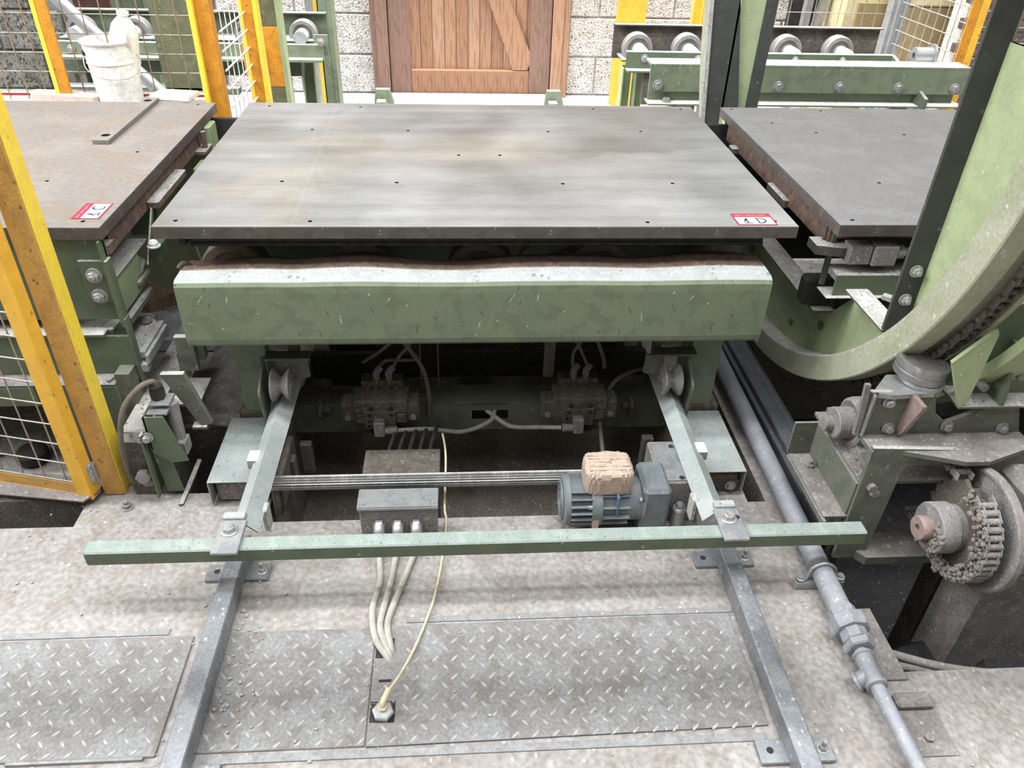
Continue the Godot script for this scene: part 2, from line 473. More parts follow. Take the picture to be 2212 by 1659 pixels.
# ---------------------------------------------------------------- scene
func _ready() -> void:
	rng.seed = 4711
	var cam := Camera3D.new()
	cam.name = "camera"
	cam.transform = Transform3D(Basis(Vector3(0.99783, 0.025824, 0.060594), Vector3(0.013329, 0.821738, -0.569709), Vector3(-0.064505, 0.569280, 0.819610)), Vector3(0, 1.75, 0))
	cam.fov = 52.86
	cam.near = 0.05
	cam.far = 60.0
	add_child(cam)
	var env := Environment.new()
	env.background_mode = Environment.BG_SKY
	var sky := Sky.new()
	var pm := ProceduralSkyMaterial.new()
	pm.sky_top_color = Color(0.75, 0.8, 0.88)
	pm.sky_horizon_color = Color(0.85, 0.87, 0.9)
	pm.ground_bottom_color = Color(0.4, 0.4, 0.4)
	pm.ground_horizon_color = Color(0.6, 0.6, 0.6)
	sky.sky_material = pm
	env.sky = sky
	env.tonemap_mode = Environment.TONE_MAPPER_LINEAR
	env.tonemap_exposure = 1.0
	env.sdfgi_enabled = true
	env.ssao_enabled = true
	env.ssil_enabled = true
	var we := WorldEnvironment.new()
	we.name = "world"
	we.environment = env
	add_child(we)
	materials()
	room()
	# rooflights: glazed strips across the hall; each is a glowing panel with an area light just below it
	rooflight(-0.3, 2.0, 10.0, 0.45, 56.0)
	rooflight(-0.3, 0.6, 10.0, 0.9, 42.0)  # added second strip, softens the cross bar shadow and fills front faces
	rooflight(0.4, 5.9, 11.0, 1.4, 150.0)
	rooflight(0.0, -1.8, 11.0, 1.6, 8.0)
	added_side_window(45.0)
	far_setting()
	conveyors()
	fences()
	left_table()
	right_table()
	main_table()
	machine()
	under_machine()
	guide_frame()
	foreground()
	cables()
	ring()
	drive()
	left_machine()
	gate()
	pipes()
	bits()

func rooflight(x: float, d: float, w: float, l: float, e: float) -> void:
	var nm := numbered("window")
	var o := MeshInstance3D.new()
	o.name = nm
	new_m()
	m.B(x - w / 2, x + w / 2, 6.0, 6.03, d - l / 2, d + l / 2, 0.004)
	var gl := StandardMaterial3D.new()
	gl.albedo_color = Color(0.9, 0.92, 0.95)
	gl.emission_enabled = true
	gl.emission = Color(0.95, 0.97, 1.0)
	gl.emission_energy_multiplier = 1.0
	o.mesh = m.mesh(Vector3.ZERO, false)
	o.set_surface_override_material(0, gl)
	o.set_meta("kind", "structure")
	add_child(o, true)
	var a := AreaLight3D.new()
	a.name = "rooflight_light"
	a.area_size = Vector2(w, l)
	a.light_energy = e
	a.light_color = Color(0.97, 0.985, 1.0)
	a.area_range = 20.0
	a.area_attenuation = 2.0
	a.shadow_enabled = true
	a.position = Vector3(x, 5.985, -d)
	a.rotation = Vector3(-PI / 2, 0, 0)
	add_child(a, true)

# added glowing panel high in the left wall, brightens faces turned left
func added_side_window(e: float) -> void:
	new_m()
	m.B(-5.06, -5.03, 3.0, 5.2, -0.5, 4.0, 0.004)
	var gl := StandardMaterial3D.new()
	gl.albedo_color = Color(0.9, 0.92, 0.95)
	gl.emission_enabled = true
	gl.emission = Color(0.95, 0.97, 1.0)
	gl.emission_energy_multiplier = 1.0
	struct("window", gl)
	var a := AreaLight3D.new()
	a.name = "added_window_light"
	a.area_size = Vector2(4.5, 2.2)
	a.light_energy = e
	a.light_color = Color(0.97, 0.985, 1.0)
	a.area_range = 20.0
	a.area_attenuation = 2.0
	a.shadow_enabled = true
	a.position = Vector3(-4.99, 4.1, -1.75)
	a.rotation = Vector3(0, -PI / 2, 0)
	add_child(a, true)

func room() -> void:
	# concrete floor with the pits cut out, plus small slots standing in for shaded floor
	var holes := [[-0.62, 0.78, 1.78, 3.3], [0.935, 0.995, 1.82, 3.3], [-1.0, -0.8, 1.92, 2.27], [-4.0, -1.2, 1.78, 1.9], [1.07, 2.9, 1.17, 3.3]]
	var xs := [-5.0, -4.0, -1.2, -1.0, -0.8, -0.62, 0.78, 0.935, 0.995, 1.07, 2.9, 6.0]
	var ds := [-5.0, 1.17, 1.74, 1.78, 1.82, 1.9, 1.92, 2.27, 3.05, 3.3, 7.3]
	new_m()
	for i in xs.size() - 1:
		for j in ds.size() - 1:
			var cx: float = (xs[i] + xs[i + 1]) / 2
			var cd: float = (ds[j] + ds[j + 1]) / 2
			var solid := true
			for h: Array in holes:
				if cx > h[0] and cx < h[1] and cd > h[2] and cd < h[3]:
					solid = false
			if solid and (cd < 3.05 or cd < 3.3 and cx > -0.8):
				m.B(xs[i], xs[i + 1], -0.8, 0.0, ds[j], ds[j + 1], 0.0)
	var fl := struct("floor", M.pitwall, M.floor)
	m.B(-5, 6, -0.8, 0.0, 3.3, 7.3, 0.0)
	m.B(-5, -0.8, -0.8, 0.0, 3.05, 3.3, 0.0)
	out("floor_bay", fl, M.dirt, M.floor_b)
	m.B(-5, 6, -0.95, -0.8, -5, 7.3, 0.0)
	out("pit_bottom", fl, M.pit_dark)
	m.B(-0.62, 0.78, -0.8, -0.4, 1.78, 3.3, 0.0); out("pit_ledge", fl, M.pitwall)
	# roof with openings under the rooflights
	var cuts := [-5.0, -2.6, -1.0, 0.15, 1.05, 1.77, 2.23, 5.2, 6.6, 7.3]
	for i in range(0, cuts.size() - 1, 2):
		m.B(-5, 6, 6.03, 6.15, cuts[i], cuts[i + 1], 0.0)
	m.B(-5, 6, 6.05, 6.15, -5, 7.3, 0.0)
	struct("ceiling", M.roof)
	m.B(-5.15, -5, -0.95, 3.0, -5, 7.3, 0.0); m.B(-5.15, -5, 5.2, 6.15, -5, 7.3, 0.0); m.B(-5.15, -5, 3.0, 5.2, -5, -0.5, 0.0); m.B(-5.15, -5, 3.0, 5.2, 4.0, 7.3, 0.0)
	struct("wall_left", M.plaster)
	# added unseen wall, keeps the far rooflight off the near floor and tables
	m.B(-5, 6, 2.4, 6.03, 4.75, 4.9, 0.0)
	struct("added_bulkhead", M.plaster)
	m.B(6, 6.15, -0.95, 6.15, -5, 7.3, 0.0)
	struct("wall_right", M.plaster)
	m.B(-5.15, 6.15, -0.95, 6.15, -5.15, -5, 0.0)
	struct("wall_front", M.plaster)

func far_setting() -> void:
	# back wall: mortar backing, painted concrete blocks laid in front of it, doorway left open
	new_m()
	m.B(-5, -0.66, 0, 6.1, 6.930, 7.130, 0.0)
	m.B(0.93, 6, 0, 6.1, 6.930, 7.130, 0.0)
	m.B(-0.66, 0.93, 2.3, 6.1, 6.930, 7.130, 0.0)
	var w := struct("wall_back", M.mortar)
	for r in 5:
		var y0 := 0.01 + r * 0.31
		var off := 0.0 if r % 2 == 0 else 0.31
		for k in 16:
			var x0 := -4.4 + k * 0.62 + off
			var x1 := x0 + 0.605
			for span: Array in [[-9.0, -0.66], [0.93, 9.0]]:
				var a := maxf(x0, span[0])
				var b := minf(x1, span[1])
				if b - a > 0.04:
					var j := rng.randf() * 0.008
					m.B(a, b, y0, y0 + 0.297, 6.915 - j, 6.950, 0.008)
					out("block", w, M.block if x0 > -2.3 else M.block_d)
	# boarded timber door with ledges and a diagonal brace
	var d := Node3D.new()
	d.name = "door_1"
	add_child(d, true)
	d.position = V(0.13, 0, 6.880)
	d.set_meta("kind", "structure")
	var bx := -0.4
	var k := 0
	while bx < 0.62:
		m.B(bx, bx + 0.094, 0.1, 2.2, 6.890 + rng.randf() * 0.003, 6.915, 0.004)
		out("board", d, M["wood%d" % (k % 3)])
		bx += 0.098
		k += 1
	m.B(-0.56, -0.39, 0.02, 2.25, 6.845, 6.915, 0.006); out("stile", d, M.wood_f)
	m.B(0.60, 0.775, 0.02, 2.25, 6.845, 6.915, 0.006); out("stile", d, M.wood_f)
	m.B(-0.39, 0.60, 0.02, 0.21, 6.850, 6.915, 0.006); out("bottom_rail", d, M.wood1)
	m.plate_xy(P2([0.465, 0.215, 0.585, 0.215, 0.60, 0.26, 0.60, 0.36, 0.13, 1.42, -0.02, 1.42]), 6.850, 0.04)
	out("brace", d, M.wood0)
	m.B(-0.66, -0.565, 0, 2.35, 6.810, 6.980, 0.008); m.B(-0.70, -0.655, 0, 2.35, 6.830, 6.930, 0.006)
	out("frame", d, M.wood_f)
	m.B(0.78, 0.87, 0, 2.35, 6.810, 6.980, 0.008); m.B(0.865, 0.92, 0, 2.35, 6.830, 6.930, 0.006)
	out("frame", d, M.wood2)
	# raised dusty threshold and its two green feet
	m.B(-0.62, 0.86, 0, 0.03, 6.45, 6.83, 0.01)
	struct("trim_1", M.floor_b)
	for q: Array in [[-0.62, "left"], [0.76, "right"]]:
		var x: float = q[0]
		m.plate_xy(P2([x - 0.06, 0, x - 0.04, 0.14, x + 0.07, 0.14, x + 0.11, 0]), 6.47, 0.06)
		m.plate_xy(P2([x - 0.04, 0, x - 0.03, 0.07, x + 0.04, 0.07, x + 0.07, 0]), 6.36, 0.1)
		single("door_stop", "green tapered steel foot on the floor at the %s side of the timber door" % q[1], "door stop", M.green, M.dust)
	# things behind the left conveyor
	m.B(-2.86, -2.37, 0, 1.9, 6.0, 6.4, 0.01)
	single("brown_cabinet", "reddish brown cabinet behind the left conveyor, beside the green column", "cabinet", M.brown)
	m.B(-2.33, -2.28, 0, 1.9, 5.9, 5.95, 0.003); m.B(-2.33, -2.07, 0, 1.9, 5.95, 5.97, 0.003); m.B(-2.12, -2.07, 0, 1.9, 5.9, 5.95, 0.003)
	single("channel_column", "mid green channel column standing behind the bucket", "column", M.green)
	m.B(-1.725, -1.51, 0, 2.2, 4.86, 4.95, 0.004)
	single("olive_column", "wide dark olive steel column behind the mesh right of the bucket", "column", M.olive)
	# nearer grey block pier at the far left
	var pier := thing("block_pier", "dark grey speckled block pier behind the mesh at the far left", "wall", V(-3.1, 0, 5.2))
	m.B(-4.3, -2.36, 0, 2.2, 5.16, 5.4, 0.0); out("mortar", pier, M.mortar_d)
	for r in 9:
		for k2 in 5:
			var px0 := -4.3 + k2 * 0.45 + (0.0 if r % 2 == 0 else 0.225)
			if px0 < -2.5:
				m.B(px0, minf(px0 + 0.44, -2.36), 0.005 + r * 0.225, 0.22 + r * 0.225, 5.145, 5.3, 0.006)
				out("block", pier, M.block_d)
	var f := thing("banded_post", "brown post with an orange painted band carrying the guard hinge", "post", V(-1.0, 0, 4.6))
	m.B(-1.06, -0.965, 0, 0.62, 4.58, 4.66, 0.003); m.B(-1.06, -0.965, 0.93, 2.0, 4.58, 4.66, 0.003)
	out("post", f, M.olive)
	m.B(-1.062, -0.963, 0.62, 0.93, 4.577, 4.662, 0.003); out("orange_band", f, M.orange)
	m.B(-1.15, -1.06, 0.70, 0.83, 4.57, 4.59, 0.003); m.B(-1.068, -1.058, 0.70, 0.84, 4.55, 4.58, 0.002)
	m.B(-1.16, -1.145, 0.68, 0.86, 4.53, 4.6, 0.003)
	out("hinge_plate", f, M.orange, M.yellow_b)
	m.B(-0.965, -0.925, 0, 2.0, 4.57, 4.575, 0.001); m.B(-0.93, -0.925, 0, 2.0, 4.5, 4.575, 0.001)
	single("angle_post", "green angle iron upright against the orange banded post", "post", M.green_l)
	m.B(-0.905, -0.83, 0, 2.2, 5.55, 5.56, 0.002); m.B(-0.905, -0.895, 0, 2.2, 5.55, 5.68, 0.002); m.B(-0.84, -0.81, 0, 2.2, 5.54, 5.70, 0.002)
	single("green_stanchion", "tall pale green stanchion left of the timber door", "column", M.green)
	m.B(-1.13, -1.0, 0, 2.0, 6.4, 6.5, 0.003)
	single("grey_post", "plain grey post behind the left conveyor end", "post", M.galv)
	m.B(-1.02, -0.95, 0, 2.0, 6.1, 6.18, 0.003)
	single("guard_post", "yellow guard post half hidden by the pale green stanchion", "post", M.yellow)
	m.tube([V(-2.46, 1.45, 4.6), V(-1.46, 0.36, 4.6)], 0.035, 14, 1)
	single("slanting_pipe", "grey pipe slanting down behind the white bucket", "pipe", M.galv)
	# right: posts, cabinets and mesh behind the far conveyor
	m.B(1.27, 1.49, 0, 2.2, 6.6, 6.7, 0.004)
	single("guard_post", "wide flat yellow post against the white block wall", "post", M.yellow)
	m.B(1.78, 1.85, 0, 2.2, 6.3, 6.36, 0.003); m.B(1.84, 1.87, 0, 2.2, 6.28, 6.36, 0.003)
	single("guard_post", "thin yellow post of the mesh bay behind the far conveyor, nearer the door", "post", M.yellow)
	m.B(1.97, 2.06, 0, 2.2, 6.0, 6.06, 0.003); m.B(2.05, 2.09, 0, 2.2, 5.98, 6.06, 0.003)
	single("guard_post", "yellow post of the mesh bay beside the dark ring post", "post", M.yellow)
	var c := thing("tan_cabinet", "cream electrical cabinet with a tan door behind the far mesh", "cabinet", V(3.1, 0, 6.2))
	m.B(2.9, 3.3, 0, 2.2, 6.2, 6.6, 0.01); out("body", c, M.cream)
	m.B(2.99, 3.25, 0.05, 0.875, 6.18, 6.2, 0.004); out("door", c, M.tan)
	c = thing("tan_cabinet", "long tan cabinet with a cream top behind the slanted mesh", "cabinet", V(3.5, 0, 5.9))
	m.B(3.2, 3.75, 0, 0.9, 5.9, 6.15, 0.01); out("body", c, M.tan)
	m.B(3.18, 3.77, 0.9, 2.0, 5.88, 6.16, 0.01); out("cream_top", c, M.cream)
	m.B(2.675, 2.73, 0, 2.2, 6.38, 6.44, 0.003); m.plate_xy(P2([2.72, 0.2, 2.79, 0.2, 2.98, 1.6, 2.91, 1.6]), 6.42, 0.05)
	single("steel_prop", "grey upright with a slanting strut beside the cream cabinet", "frame", M.galv)
	m.B(2.68, 2.95, 0, 2.2, 6.7, 6.75, 0.003)
	single("dark_panel", "dark panel behind the grey upright and strut", "panel", M.black)
	m.B(2.94, 3.06, 0, 2.2, 5.58, 5.66, 0.003); m.B(2.97, 3.0, 0, 2.2, 5.56, 5.6, 0.003)
	single("grey_post", "broad grey post between the tan cabinet door and the slanted mesh", "post", M.galv)
	var bw := thing("brick_pier", "dark red brick pier behind the far right yellow post", "wall", V(4.2, 0, 5.3))
	m.B(3.5, 4.8, 0, 2.2, 5.52, 5.8, 0.0); out("mortar", bw, M.mortar)
	for r in 20:
		for k2 in 6:
			var x0 := 3.45 + k2 * 0.23 + (0.0 if r % 2 == 0 else 0.115)
			m.B(x0, x0 + 0.218, 0.01 + r * 0.08, 0.077 + r * 0.08, 5.5, 5.6, 0.004)
			out("brick", bw, M.brick)

func mesh_panel(called: String, label: String, a: Vector3, b: Vector3, y0: float, y1: float, pitch: float, r: float, mt: Material) -> void:
	new_m()
	var l := Vector2(b.x - a.x, b.z - a.z).length()
	var u := Vector3(b.x - a.x, 0, b.z - a.z).normalized()
	var nx := int(l / pitch)
	for i in nx + 1:
		var p := Vector3(a.x, 0, a.z) + u * (l * i / maxi(nx, 1))
		m.tube([p + Vector3(0, y0, 0), p + Vector3(0, y1, 0)], r, 6, 1)
	var ny := int((y1 - y0) / pitch)
	var off := u.cross(Vector3.UP) * r * 1.6
	for i in ny + 1:
		var y := y0 + (y1 - y0) * i / ny
		m.tube([Vector3(a.x, y, a.z) + off, Vector3(b.x, y, b.z) + off], r, 6, 1)
	var o := single(called, label, "mesh screen", mt)
	o.set_meta("kind", "thing")

func roller_wheel(p: Node3D, x: float, y: float, d: float, r: float, called := "roller") -> Node3D:
	# tread, dished face, hub and stub of the axle towards the front
	m.lathe(V(x, y, d), Vector3(0, 0, 1), [Vector2(r * 0.5, -0.07), Vector2(r, -0.07), Vector2(r, -0.006), Vector2(r * 0.95, 0), Vector2(r * 0.72, 0), Vector2(r * 0.62, -0.015), Vector2(r * 0.45, -0.015), Vector2(r * 0.45, 0.03), Vector2(r * 0.38, 0.04), Vector2(0, 0.04)], 32)
	return out(called, p, M.roller if called == "roller" else M.roller_d)

func conveyors() -> void:
	# left conveyor
	var c := thing("roller_conveyor", "green roller conveyor with disc rollers behind the left mesh guard", "conveyor", V(-1.5, 0, 5.1))
	m.B(-2.34, -0.80, 0.66, 0.9, 5.24, 5.25, 0.001); m.B(-2.34, -0.8, 0.892, 0.9, 5.2, 5.25, 0.001)
	m.B(-2.34, -0.86, 0.76, 0.77, 5.05, 5.25, 0.001)
	out("back_plate", c, M.green_d, M.dust_w)
	m.B(-2.34, -0.80, 0.68, 0.76, 4.99, 5.0, 0.001); m.B(-2.34, -0.80, 0.752, 0.76, 5.0, 5.03, 0.001); m.B(-2.34, -0.805, 0.675, 0.69, 4.92, 5.0, 0.001)
	out("front_angle", c, M.green, M.dust_w)
	m.B(-0.86, -0.775, 0.69, 0.81, 5.03, 5.04, 0.001); out("end_plate", c, M.green, M.dust_w)
	for x: float in [-2.24, -1.92, -1.59, -1.26, -0.935]:
		var w := roller_wheel(c, x, 0.79, 5.12, 0.082)
		m.cyl(V(x, 0.79, 5.02), V(x, 0.79, 5.12), 0.04, 18); out("hub", w, M.dust_w)
	for p: Array in [[-2.26, 0.72], [-1.1, 0.725], [-0.81, 0.775]]:
		m.hexbolt(V(p[0], p[1], 4.985), Vector3(0, 0, 1), 0.016, 0.014); out("bolt", c, M.bolt)
	m.B(-2.34, -1.3, 0.50, 0.54, 4.86, 4.95, 0.003); out("lower_rail", c, M.green_d, M.dust_w)
	m.B(-2.34, -0.95, 0.56, 0.67, 5.08, 5.12, 0.002); out("side_rail", c, M.green_d, M.dust_w)
	for x: float in [-2.2, -1.07, -0.91]:
		m.B(x - 0.04, x + 0.04, 0, 0.67, 5.1, 5.11, 0.002); m.B(x - 0.04, x - 0.03, 0, 0.67, 5.02, 5.1, 0.002); m.B(x + 0.03, x + 0.04, 0, 0.67, 5.02, 5.1, 0.002)
		out("leg", c, M.green)
	m.B(-1.1, -1.045, 0.53, 0.66, 5.0, 5.07, 0.003); out("stop_block", c, M.green_d, M.dust_w)
	# right conveyor behind the tables
	c = thing("roller_conveyor", "green roller conveyor with disc rollers behind the dark ring post", "conveyor", V(1.9, 0, 5.0))
	m.B(0.95, 2.62, 0.70, 0.90, 5.04, 5.05, 0.001); m.B(0.95, 2.62, 0.892, 0.90, 5.0, 5.05, 0.001); m.B(0.98, 2.6, 0.72, 0.73, 4.85, 5.04, 0.001)
	out("back_plate", c, M.grime, M.dust_w)
	m.B(0.99, 2.62, 0.70, 0.79, 4.78, 4.79, 0.001); m.B(0.99, 2.62, 0.782, 0.79, 4.79, 4.82, 0.001)
	m.B(0.99, 2.62, 0.688, 0.70, 4.71, 4.79, 0.001)
	out("front_angle", c, M.green_d, M.dust_w)
	for x: float in [1.085, 1.39, 1.7, 2.01, 2.335]:
		var w := roller_wheel(c, x, 0.775, 4.92, 0.09)
		m.cyl(V(x, 0.775, 4.80), V(x, 0.775, 4.92), 0.04, 18); out("hub", w, M.white)
	for x: float in [1.1, 1.42, 2.01, 2.3]:
		m.hexbolt(V(x, 0.755, 4.775), Vector3(0, 0, 1), 0.016, 0.014); out("bolt", c, M.bolt)
	m.plate_dy(P2([4.78, 0.66, 4.30, 0.60, 4.30, 0.66, 4.78, 0.79]), 2.6, 0.02); out("end_arm", c, M.green_d, M.dust_w)
	m.pipe(V(2.60, 0.838, 4.55), V(2.70, 0.838, 4.55), 0.045, 0.018); out("end_roller", c, M.galv)
	m.plate_dy(P2([4.5, 0.76, 4.6, 0.76, 4.6, 0.87, 4.57, 0.9, 4.53, 0.9, 4.5, 0.87]), 2.70, 0.012); out("end_lug", c, M.galv)
	for x: float in [1.02, 1.1]:
		m.B(x - 0.035, x + 0.035, 0, 0.69, 4.9, 4.91, 0.002); m.B(x - 0.035, x - 0.025, 0, 0.69, 4.82, 4.9, 0.002)
		out("leg", c, M.green_l)
	m.B(1.1, 1.16, 0.5, 0.68, 4.74, 4.8, 0.004); out("stop_block", c, M.grime, M.dust_w)
	# heavy channel in front of it
	var b := thing("channel_beam", "long green channel beam with bolts along it, in front of the right conveyor", "beam", V(1.95, 0, 4.4))
	m.B(1.05, 2.86, 0.665, 0.80, 4.385, 4.40, 0.002); m.B(1.05, 2.86, 0.795, 0.812, 4.385, 4.52, 0.002)
	m.B(1.06, 2.84, 0.60, 0.665, 4.43, 4.44, 0.002); m.B(1.05, 2.87, 0.598, 0.61, 4.35, 4.46, 0.002)
	out("channel", b, M.green, M.white)
	for x: float in [1.10, 1.78, 2.13, 2.47, 2.80]:
		m.hexbolt(V(x, 0.70, 4.383), Vector3(0, 0, 1), 0.02, 0.016); out("bolt", b, M.bolt)
	for x: float in [1.16, 1.38]:
		m.hexbolt(V(x, 0.612, 4.39), Vector3.UP, 0.02, 0.014); out("bolt", b, M.bolt)
	m.plate_dy(P2([4.45, 0.81, 4.56, 0.81, 4.5, 0.855]), 1.36, 0.006); out("rib", b, M.green_l, M.dust_w)
	for x: float in [1.18, 1.36, 2.45, 2.63]:
		m.B(x, x + 0.02, 0, 0.60, 4.40, 4.47, 0.002); out("leg", b, M.white)
	for x: float in [1.2, 2.47]:
		m.B(x, x + 0.16, 0, 0.58, 4.5, 4.51, 0.002); out("leg_web", b, M.green_d)

func fences() -> void:
	var f := thing("mesh_guard", "yellow framed wire mesh guard standing behind the 1C table and the bucket", "guard", V(-1.4, 0, 3.6))
	m.B(-1.70, -1.682, 0, 1.7, 3.5, 3.56, 0.002); out("stile", f, M.yellow_b)
	m.B(-1.68, -1.635, 0, 1.7, 3.5, 3.512, 0.002); out("stile", f, M.orange)
	m.B(-1.078, -1.058, 0, 1.7, 3.47, 3.54, 0.002); out("post_edge", f, M.yellow_b)
	m.B(-1.058, -0.995, 0, 1.7, 3.495, 3.54, 0.003); out("post", f, M.orange)
	for i in 20:
		var x := -1.71 - i * 0.078
		m.tube([V(x, 0.5, 3.6), V(x, 1.6, 3.6)], 0.0028, 5, 1)
	for i in 8:
		var x := -1.625 + i * 0.0755
		m.tube([V(x, 0.5, 3.6), V(x, 1.6, 3.6)], 0.0028, 5, 1)
	out("wire_upright", f, M.wire_r)
	for i in 14:
		m.tube([V(-3.3, 0.53 + i * 0.0765, 3.607), V(-1.06, 0.53 + i * 0.0765, 3.607)], 0.0026, 5, 1)
	out("wire_cross", f, M.wire)
	f = thing("mesh_guard", "narrow yellow mesh return panel receding beside the main table's back corner", "guard", V(-1.0, 0, 3.8))
	m.B(-1.012, -0.995, 0, 1.7, 4.0, 4.06, 0.002); out("stile", f, M.yellow_b)
	m.B(-0.995, -0.945, 0, 1.7, 4.0, 4.05, 0.003); out("stile", f, M.orange)
	m.B(-0.945, -0.925, 0, 1.7, 3.99, 4.05, 0.002); out("stile", f, M.yellow_b)
	for i in 5:
		var d := 3.6 + i * 0.08
		m.tube([V(-0.992, 0.1, d), V(-0.992, 1.6, d)], 0.0026, 5, 1)
	for i in 20:
		m.tube([V(-0.986, 0.1 + i * 0.0765, 3.53), V(-0.986, 0.1 + i * 0.0765, 4.0)], 0.0042, 5, 1)
	out("wire_mesh", f, M.white)
	# right-hand guards
	mesh_panel("mesh_screen", "fine wire mesh in front of the white wall, right of the dark ring post", V(2.0, 0, 5.9), V(3.09, 0, 5.9), 0.2, 1.4, 0.088, 0.0028, M.wire)
	f = thing("mesh_guard", "slanted mesh panel held by the far right yellow post", "guard", V(2.93, 0, 4.7))
	m.B(2.885, 2.94, 0, 1.8, 4.6, 4.612, 0.002); out("post", f, M.orange)
	m.B(2.94, 2.985, 0, 1.8, 4.6, 4.64, 0.002); out("post", f, M.yellow)
	for i in 9:
		m.tube([V(2.97, 0.3, 4.66 + i * 0.1), V(2.97, 1.6, 4.66 + i * 0.1)], 0.003, 5, 1)
	for i in 15:
		m.tube([V(2.964, 0.3 + i * 0.085, 4.62), V(2.964, 0.3 + i * 0.085, 5.5)], 0.0032, 5, 1)
	out("wire_mesh", f, M.wire)
	for i in 6:
		m.tube([V(3.03 + i * 0.09, 0.3, 4.62), V(3.03 + i * 0.09, 1.6, 4.62)], 0.003, 5, 1)
	for i in 15:
		m.tube([V(2.99, 0.3 + i * 0.085, 4.63), V(3.6, 0.3 + i * 0.085, 4.63)], 0.003, 5, 1)
	out("wire_mesh", f, M.wire)
	for i in 4:
		m.tube([V(1.865 + i * 0.035, 0.3, 6.2), V(1.865 + i * 0.035, 1.5, 6.2)], 0.003, 5, 1)
	for i in 9:
		m.tube([V(1.85, 0.5 + i * 0.085, 6.26), V(1.98, 0.5 + i * 0.085, 6.1)], 0.003, 5, 1)
		m.tube([V(2.07, 0.5 + i * 0.085, 6.03), V(2.3, 0.5 + i * 0.085, 6.03)], 0.004, 5, 1)
	single("mesh_screen", "short mesh strip between the two thin yellow posts behind the far conveyor", "mesh screen", M.wire)

# steel plate with drilled holes; edge and top skin are one solid
func table_plate(p: Node3D, x0: float, x1: float, d0: float, d1: float, holes: Array, mt: Material, plugged := -1) -> void:
	var c := CSGCombiner3D.new()
	c.name = "plate"
	p.add_child(c, true)
	c.position = -p.position
	for q in 2:
		var b := CSGBox3D.new()
		b.name = "slab" if q == 0 else "skin"
		b.size = Vector3(x1 - x0, 0.034 if q == 0 else 0.003, d1 - d0)
		b.position = V((x0 + x1) / 2, 0.82 if q == 0 else 0.8385, (d0 + d1) / 2)
		b.material = M.steel_edge if q == 0 else mt
		c.add_child(b, true)
	for i in range(0, holes.size(), 2):
		var h := CSGCylinder3D.new()
		h.name = "hole"
		h.operation = CSGShape3D.OPERATION_SUBTRACTION
		h.radius = 0.0068
		h.height = 0.03 if i / 2 != plugged else 0.004
		h.sides = 14
		h.position = V(holes[i], 0.836, holes[i + 1])
		h.material = M.dark if i / 2 != plugged else mt
		c.add_child(h, true)

func sticker(p: Node3D, at: Vector3, w: float, l: float, turn: float, code: String, label: String) -> void:
	var im := Image.create(320, 200, false, Image.FORMAT_RGB8)
	im.fill(S("96283c"))
	im.fill_rect(Rect2i(12, 62, 296, 126), S("a6a6a9"))
	# small printed header lines
	for i in 26:
		im.fill_rect(Rect2i(24 + i * 9 + (i / 9) * 12, 24, 5, 10 + (i * 7) % 8), S("b58f96"))
	var ink := S("141828")
	var seg := {"1": [[-30, 15, -5, -38], [-5, -38, -8, 42], [-34, 42, 22, 40]], "D": [[-30, -40, -26, 42], [-38, -42, 8, -40], [8, -40, 34, -14], [34, -14, 30, 18], [30, 18, -6, 42], [-6, 42, -34, 42]], "C": [[34, -34, 6, -44], [6, -44, -24, -20], [-24, -20, -28, 14], [-28, 14, -6, 40], [-6, 40, 34, 36]]}
	for q in 2:
		var cx := 105 + q * 110
		for s: Array in seg[code[q]]:
			for t in 60:
				var px := lerpf(s[0], s[2], t / 59.0) + cx
				var py := lerpf(s[1], s[3], t / 59.0) + 125
				im.fill_rect(Rect2i(int(px) - 5, int(py) - 5, 10, 9), ink)
	im.generate_mipmaps()
	var mt := StandardMaterial3D.new()
	mt.albedo_texture = ImageTexture.create_from_image(im)
	mt.roughness = 0.45
	var pm := PlaneMesh.new()
	pm.size = Vector2(w, l)
	var o := MeshInstance3D.new()
	o.name = "lot_sticker"
	o.mesh = pm
	o.set_surface_override_material(0, mt)
	o.set_meta("label", label)
	p.add_child(o, true)
	o.position = at - p.position
	o.rotation.y = turn

